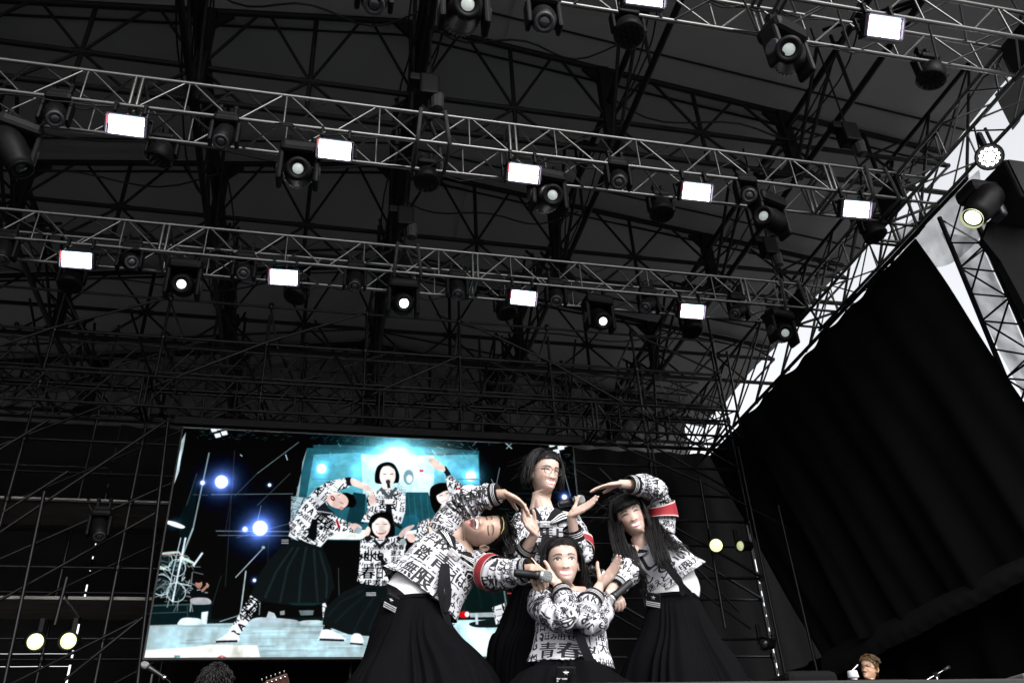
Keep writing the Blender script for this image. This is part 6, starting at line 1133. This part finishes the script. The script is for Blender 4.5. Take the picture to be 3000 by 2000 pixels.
def stand_mic(px, py, qx, qy, Y, label):
    p, q = atY(px, py, Y), atY(qx, qy, Y); t = thing('microphone_stand', label, 'mic stand', (q[0], q[1], FLOOR), 'microphones on stands'); ax = nrm(p-q); b = MB(); b.lathe(q, ax, [(.010, -.02), (.013, 0), (.020, .12), (.022, .14)], 16); h = b.build('microphone', M_MICB, t, smooth=True)
    b = MB(); b.lathe(q, ax, [(.022, .14), (.027, .15), (.028, .165), (.024, .185), (.012, .197), (0, .2)], 16); b.build('grille', M_MICG, h, smooth=True); b = MB(); b.lathe(q, ax, [(.016, -.03), (.018, -.02), (.016, .0)], 12); b.build('connector', M_CHR, h, smooth=True)
    base = np.array([q[0]-.10, Y+.12, FLOOR+.03]); j = q+ax*.09-np.array([.0, 0, .03]); rod('boom', j, np.array([base[0], base[1], q[2]-.32]), .010, M_CHR, t); rod('pole', (base[0], base[1], q[2]-.3), base, .012, M_BLK, t); b = MB(); b.lathe(base, (0, 0, -1), [(.12, 0), (.13, .012)], 20); b.build('foot', M_BLK, t)
    pts = [q-ax*.03, q-ax*.08-np.array([0, 0, .02]), q-ax*.06-np.array([0, 0, .16]), np.array([base[0]+.03, Y+.1, q[2]-.5]), np.array([base[0]+.03, Y+.1, FLOOR+.05])]; mesh('cable', *capsule(bez(pts, 24), [.005]*24, 6), M_CAB, t); return t
stand_mic(448, 1962, 476, 1980, 7.4, 'microphone with cable on a stand under the left corner of the screen')
Y = 8.3; t = thing('microphone_stand', 'small boom stand with a microphone right of the musician in glasses', 'mic stand', (*atY(2745, 1990, Y)[:2], FLOOR), 'microphones on stands')
a_, b_ = atY(2712, 1992, Y), atY(2775, 1956, Y); rod('boom', a_, b_, .009, M_CHR, t); b = MB(); b.lathe(b_, nrm(b_-a_), [(.016, -.06), (.02, 0), (.022, .03), (0, .04)], 12); b.build('microphone', M_MICB, t, smooth=True); c_ = atY(2742, 1976, Y); rod('pole', c_, (c_[0], c_[1], FLOOR+.03), .012, M_CHR, t); b = MB(); b.lathe(c_, cv(0, 0, 1), [(.03, -.02), (.03, .02)], 12); b.build('clutch', M_CHR, t); b = MB(); b.lathe(np.array([c_[0], c_[1], FLOOR+.03]), (0, 0, -1), [(.12, 0), (.13, .012)], 20); b.build('foot', M_BLK, t)
Y = 8.2; p = atY(2499, 1976, Y); t = thing('water_bottle', 'white-capped bottle with a drinking straw left of the musician in glasses', 'bottle', p-np.array([0, 0, .25])); b = MB(); b.lathe(p, (0, 0, 1), [(.047, -.24), (.05, -.23), (.05, -.07), (.035, -.045), (.035, -.03)], 20); b.build('bottle_body', mat('bottle_plastic', (.5, .52, .54), .25), t, smooth=True); b = MB(); b.lathe(p, (0, 0, 1), [(.052, -.03), (.054, -.02), (.05, .03), (.044, .04), (0, .04)], 20); b.build('cap', M_STRIPE, t, smooth=True); rod('straw', p+np.array([.0, 0, .04]), atY(2513, 1946, Y), .007, M_STRIPE, t)
b = MB(); kb = atY(2505, 1999, Y); b.box((kb[0]+.1, kb[1], (kb[2]+FLOOR)/2-.01), .7, .5, kb[2]-FLOOR, bev=.02); tag(b.build('amplifier', M_LBODY), 'black amplifier cabinet under the white-capped bottle', 'amplifier')
p = atY(2978, 1990, 7.5); b = MB(); b.box((p[0]+.1, p[1], (p[2]+FLOOR)/2), .36, .4, p[2]-FLOOR+.05, bev=.02); tag(b.build('equipment_case', mat('grey_case', (.16, .15, .14), .6)), 'grey equipment case at the bottom right corner', 'case')
p = atY(2345, 1985, 6.5); b = MB(); b.box((p[0]+.0, p[1], (p[2]+FLOOR)/2), .44, .4, p[2]-FLOOR+.05, bev=.05); tag(b.build('monitor_speaker', M_CLOTH), 'black monitor speaker at the bottom edge left of the musician', 'speaker')
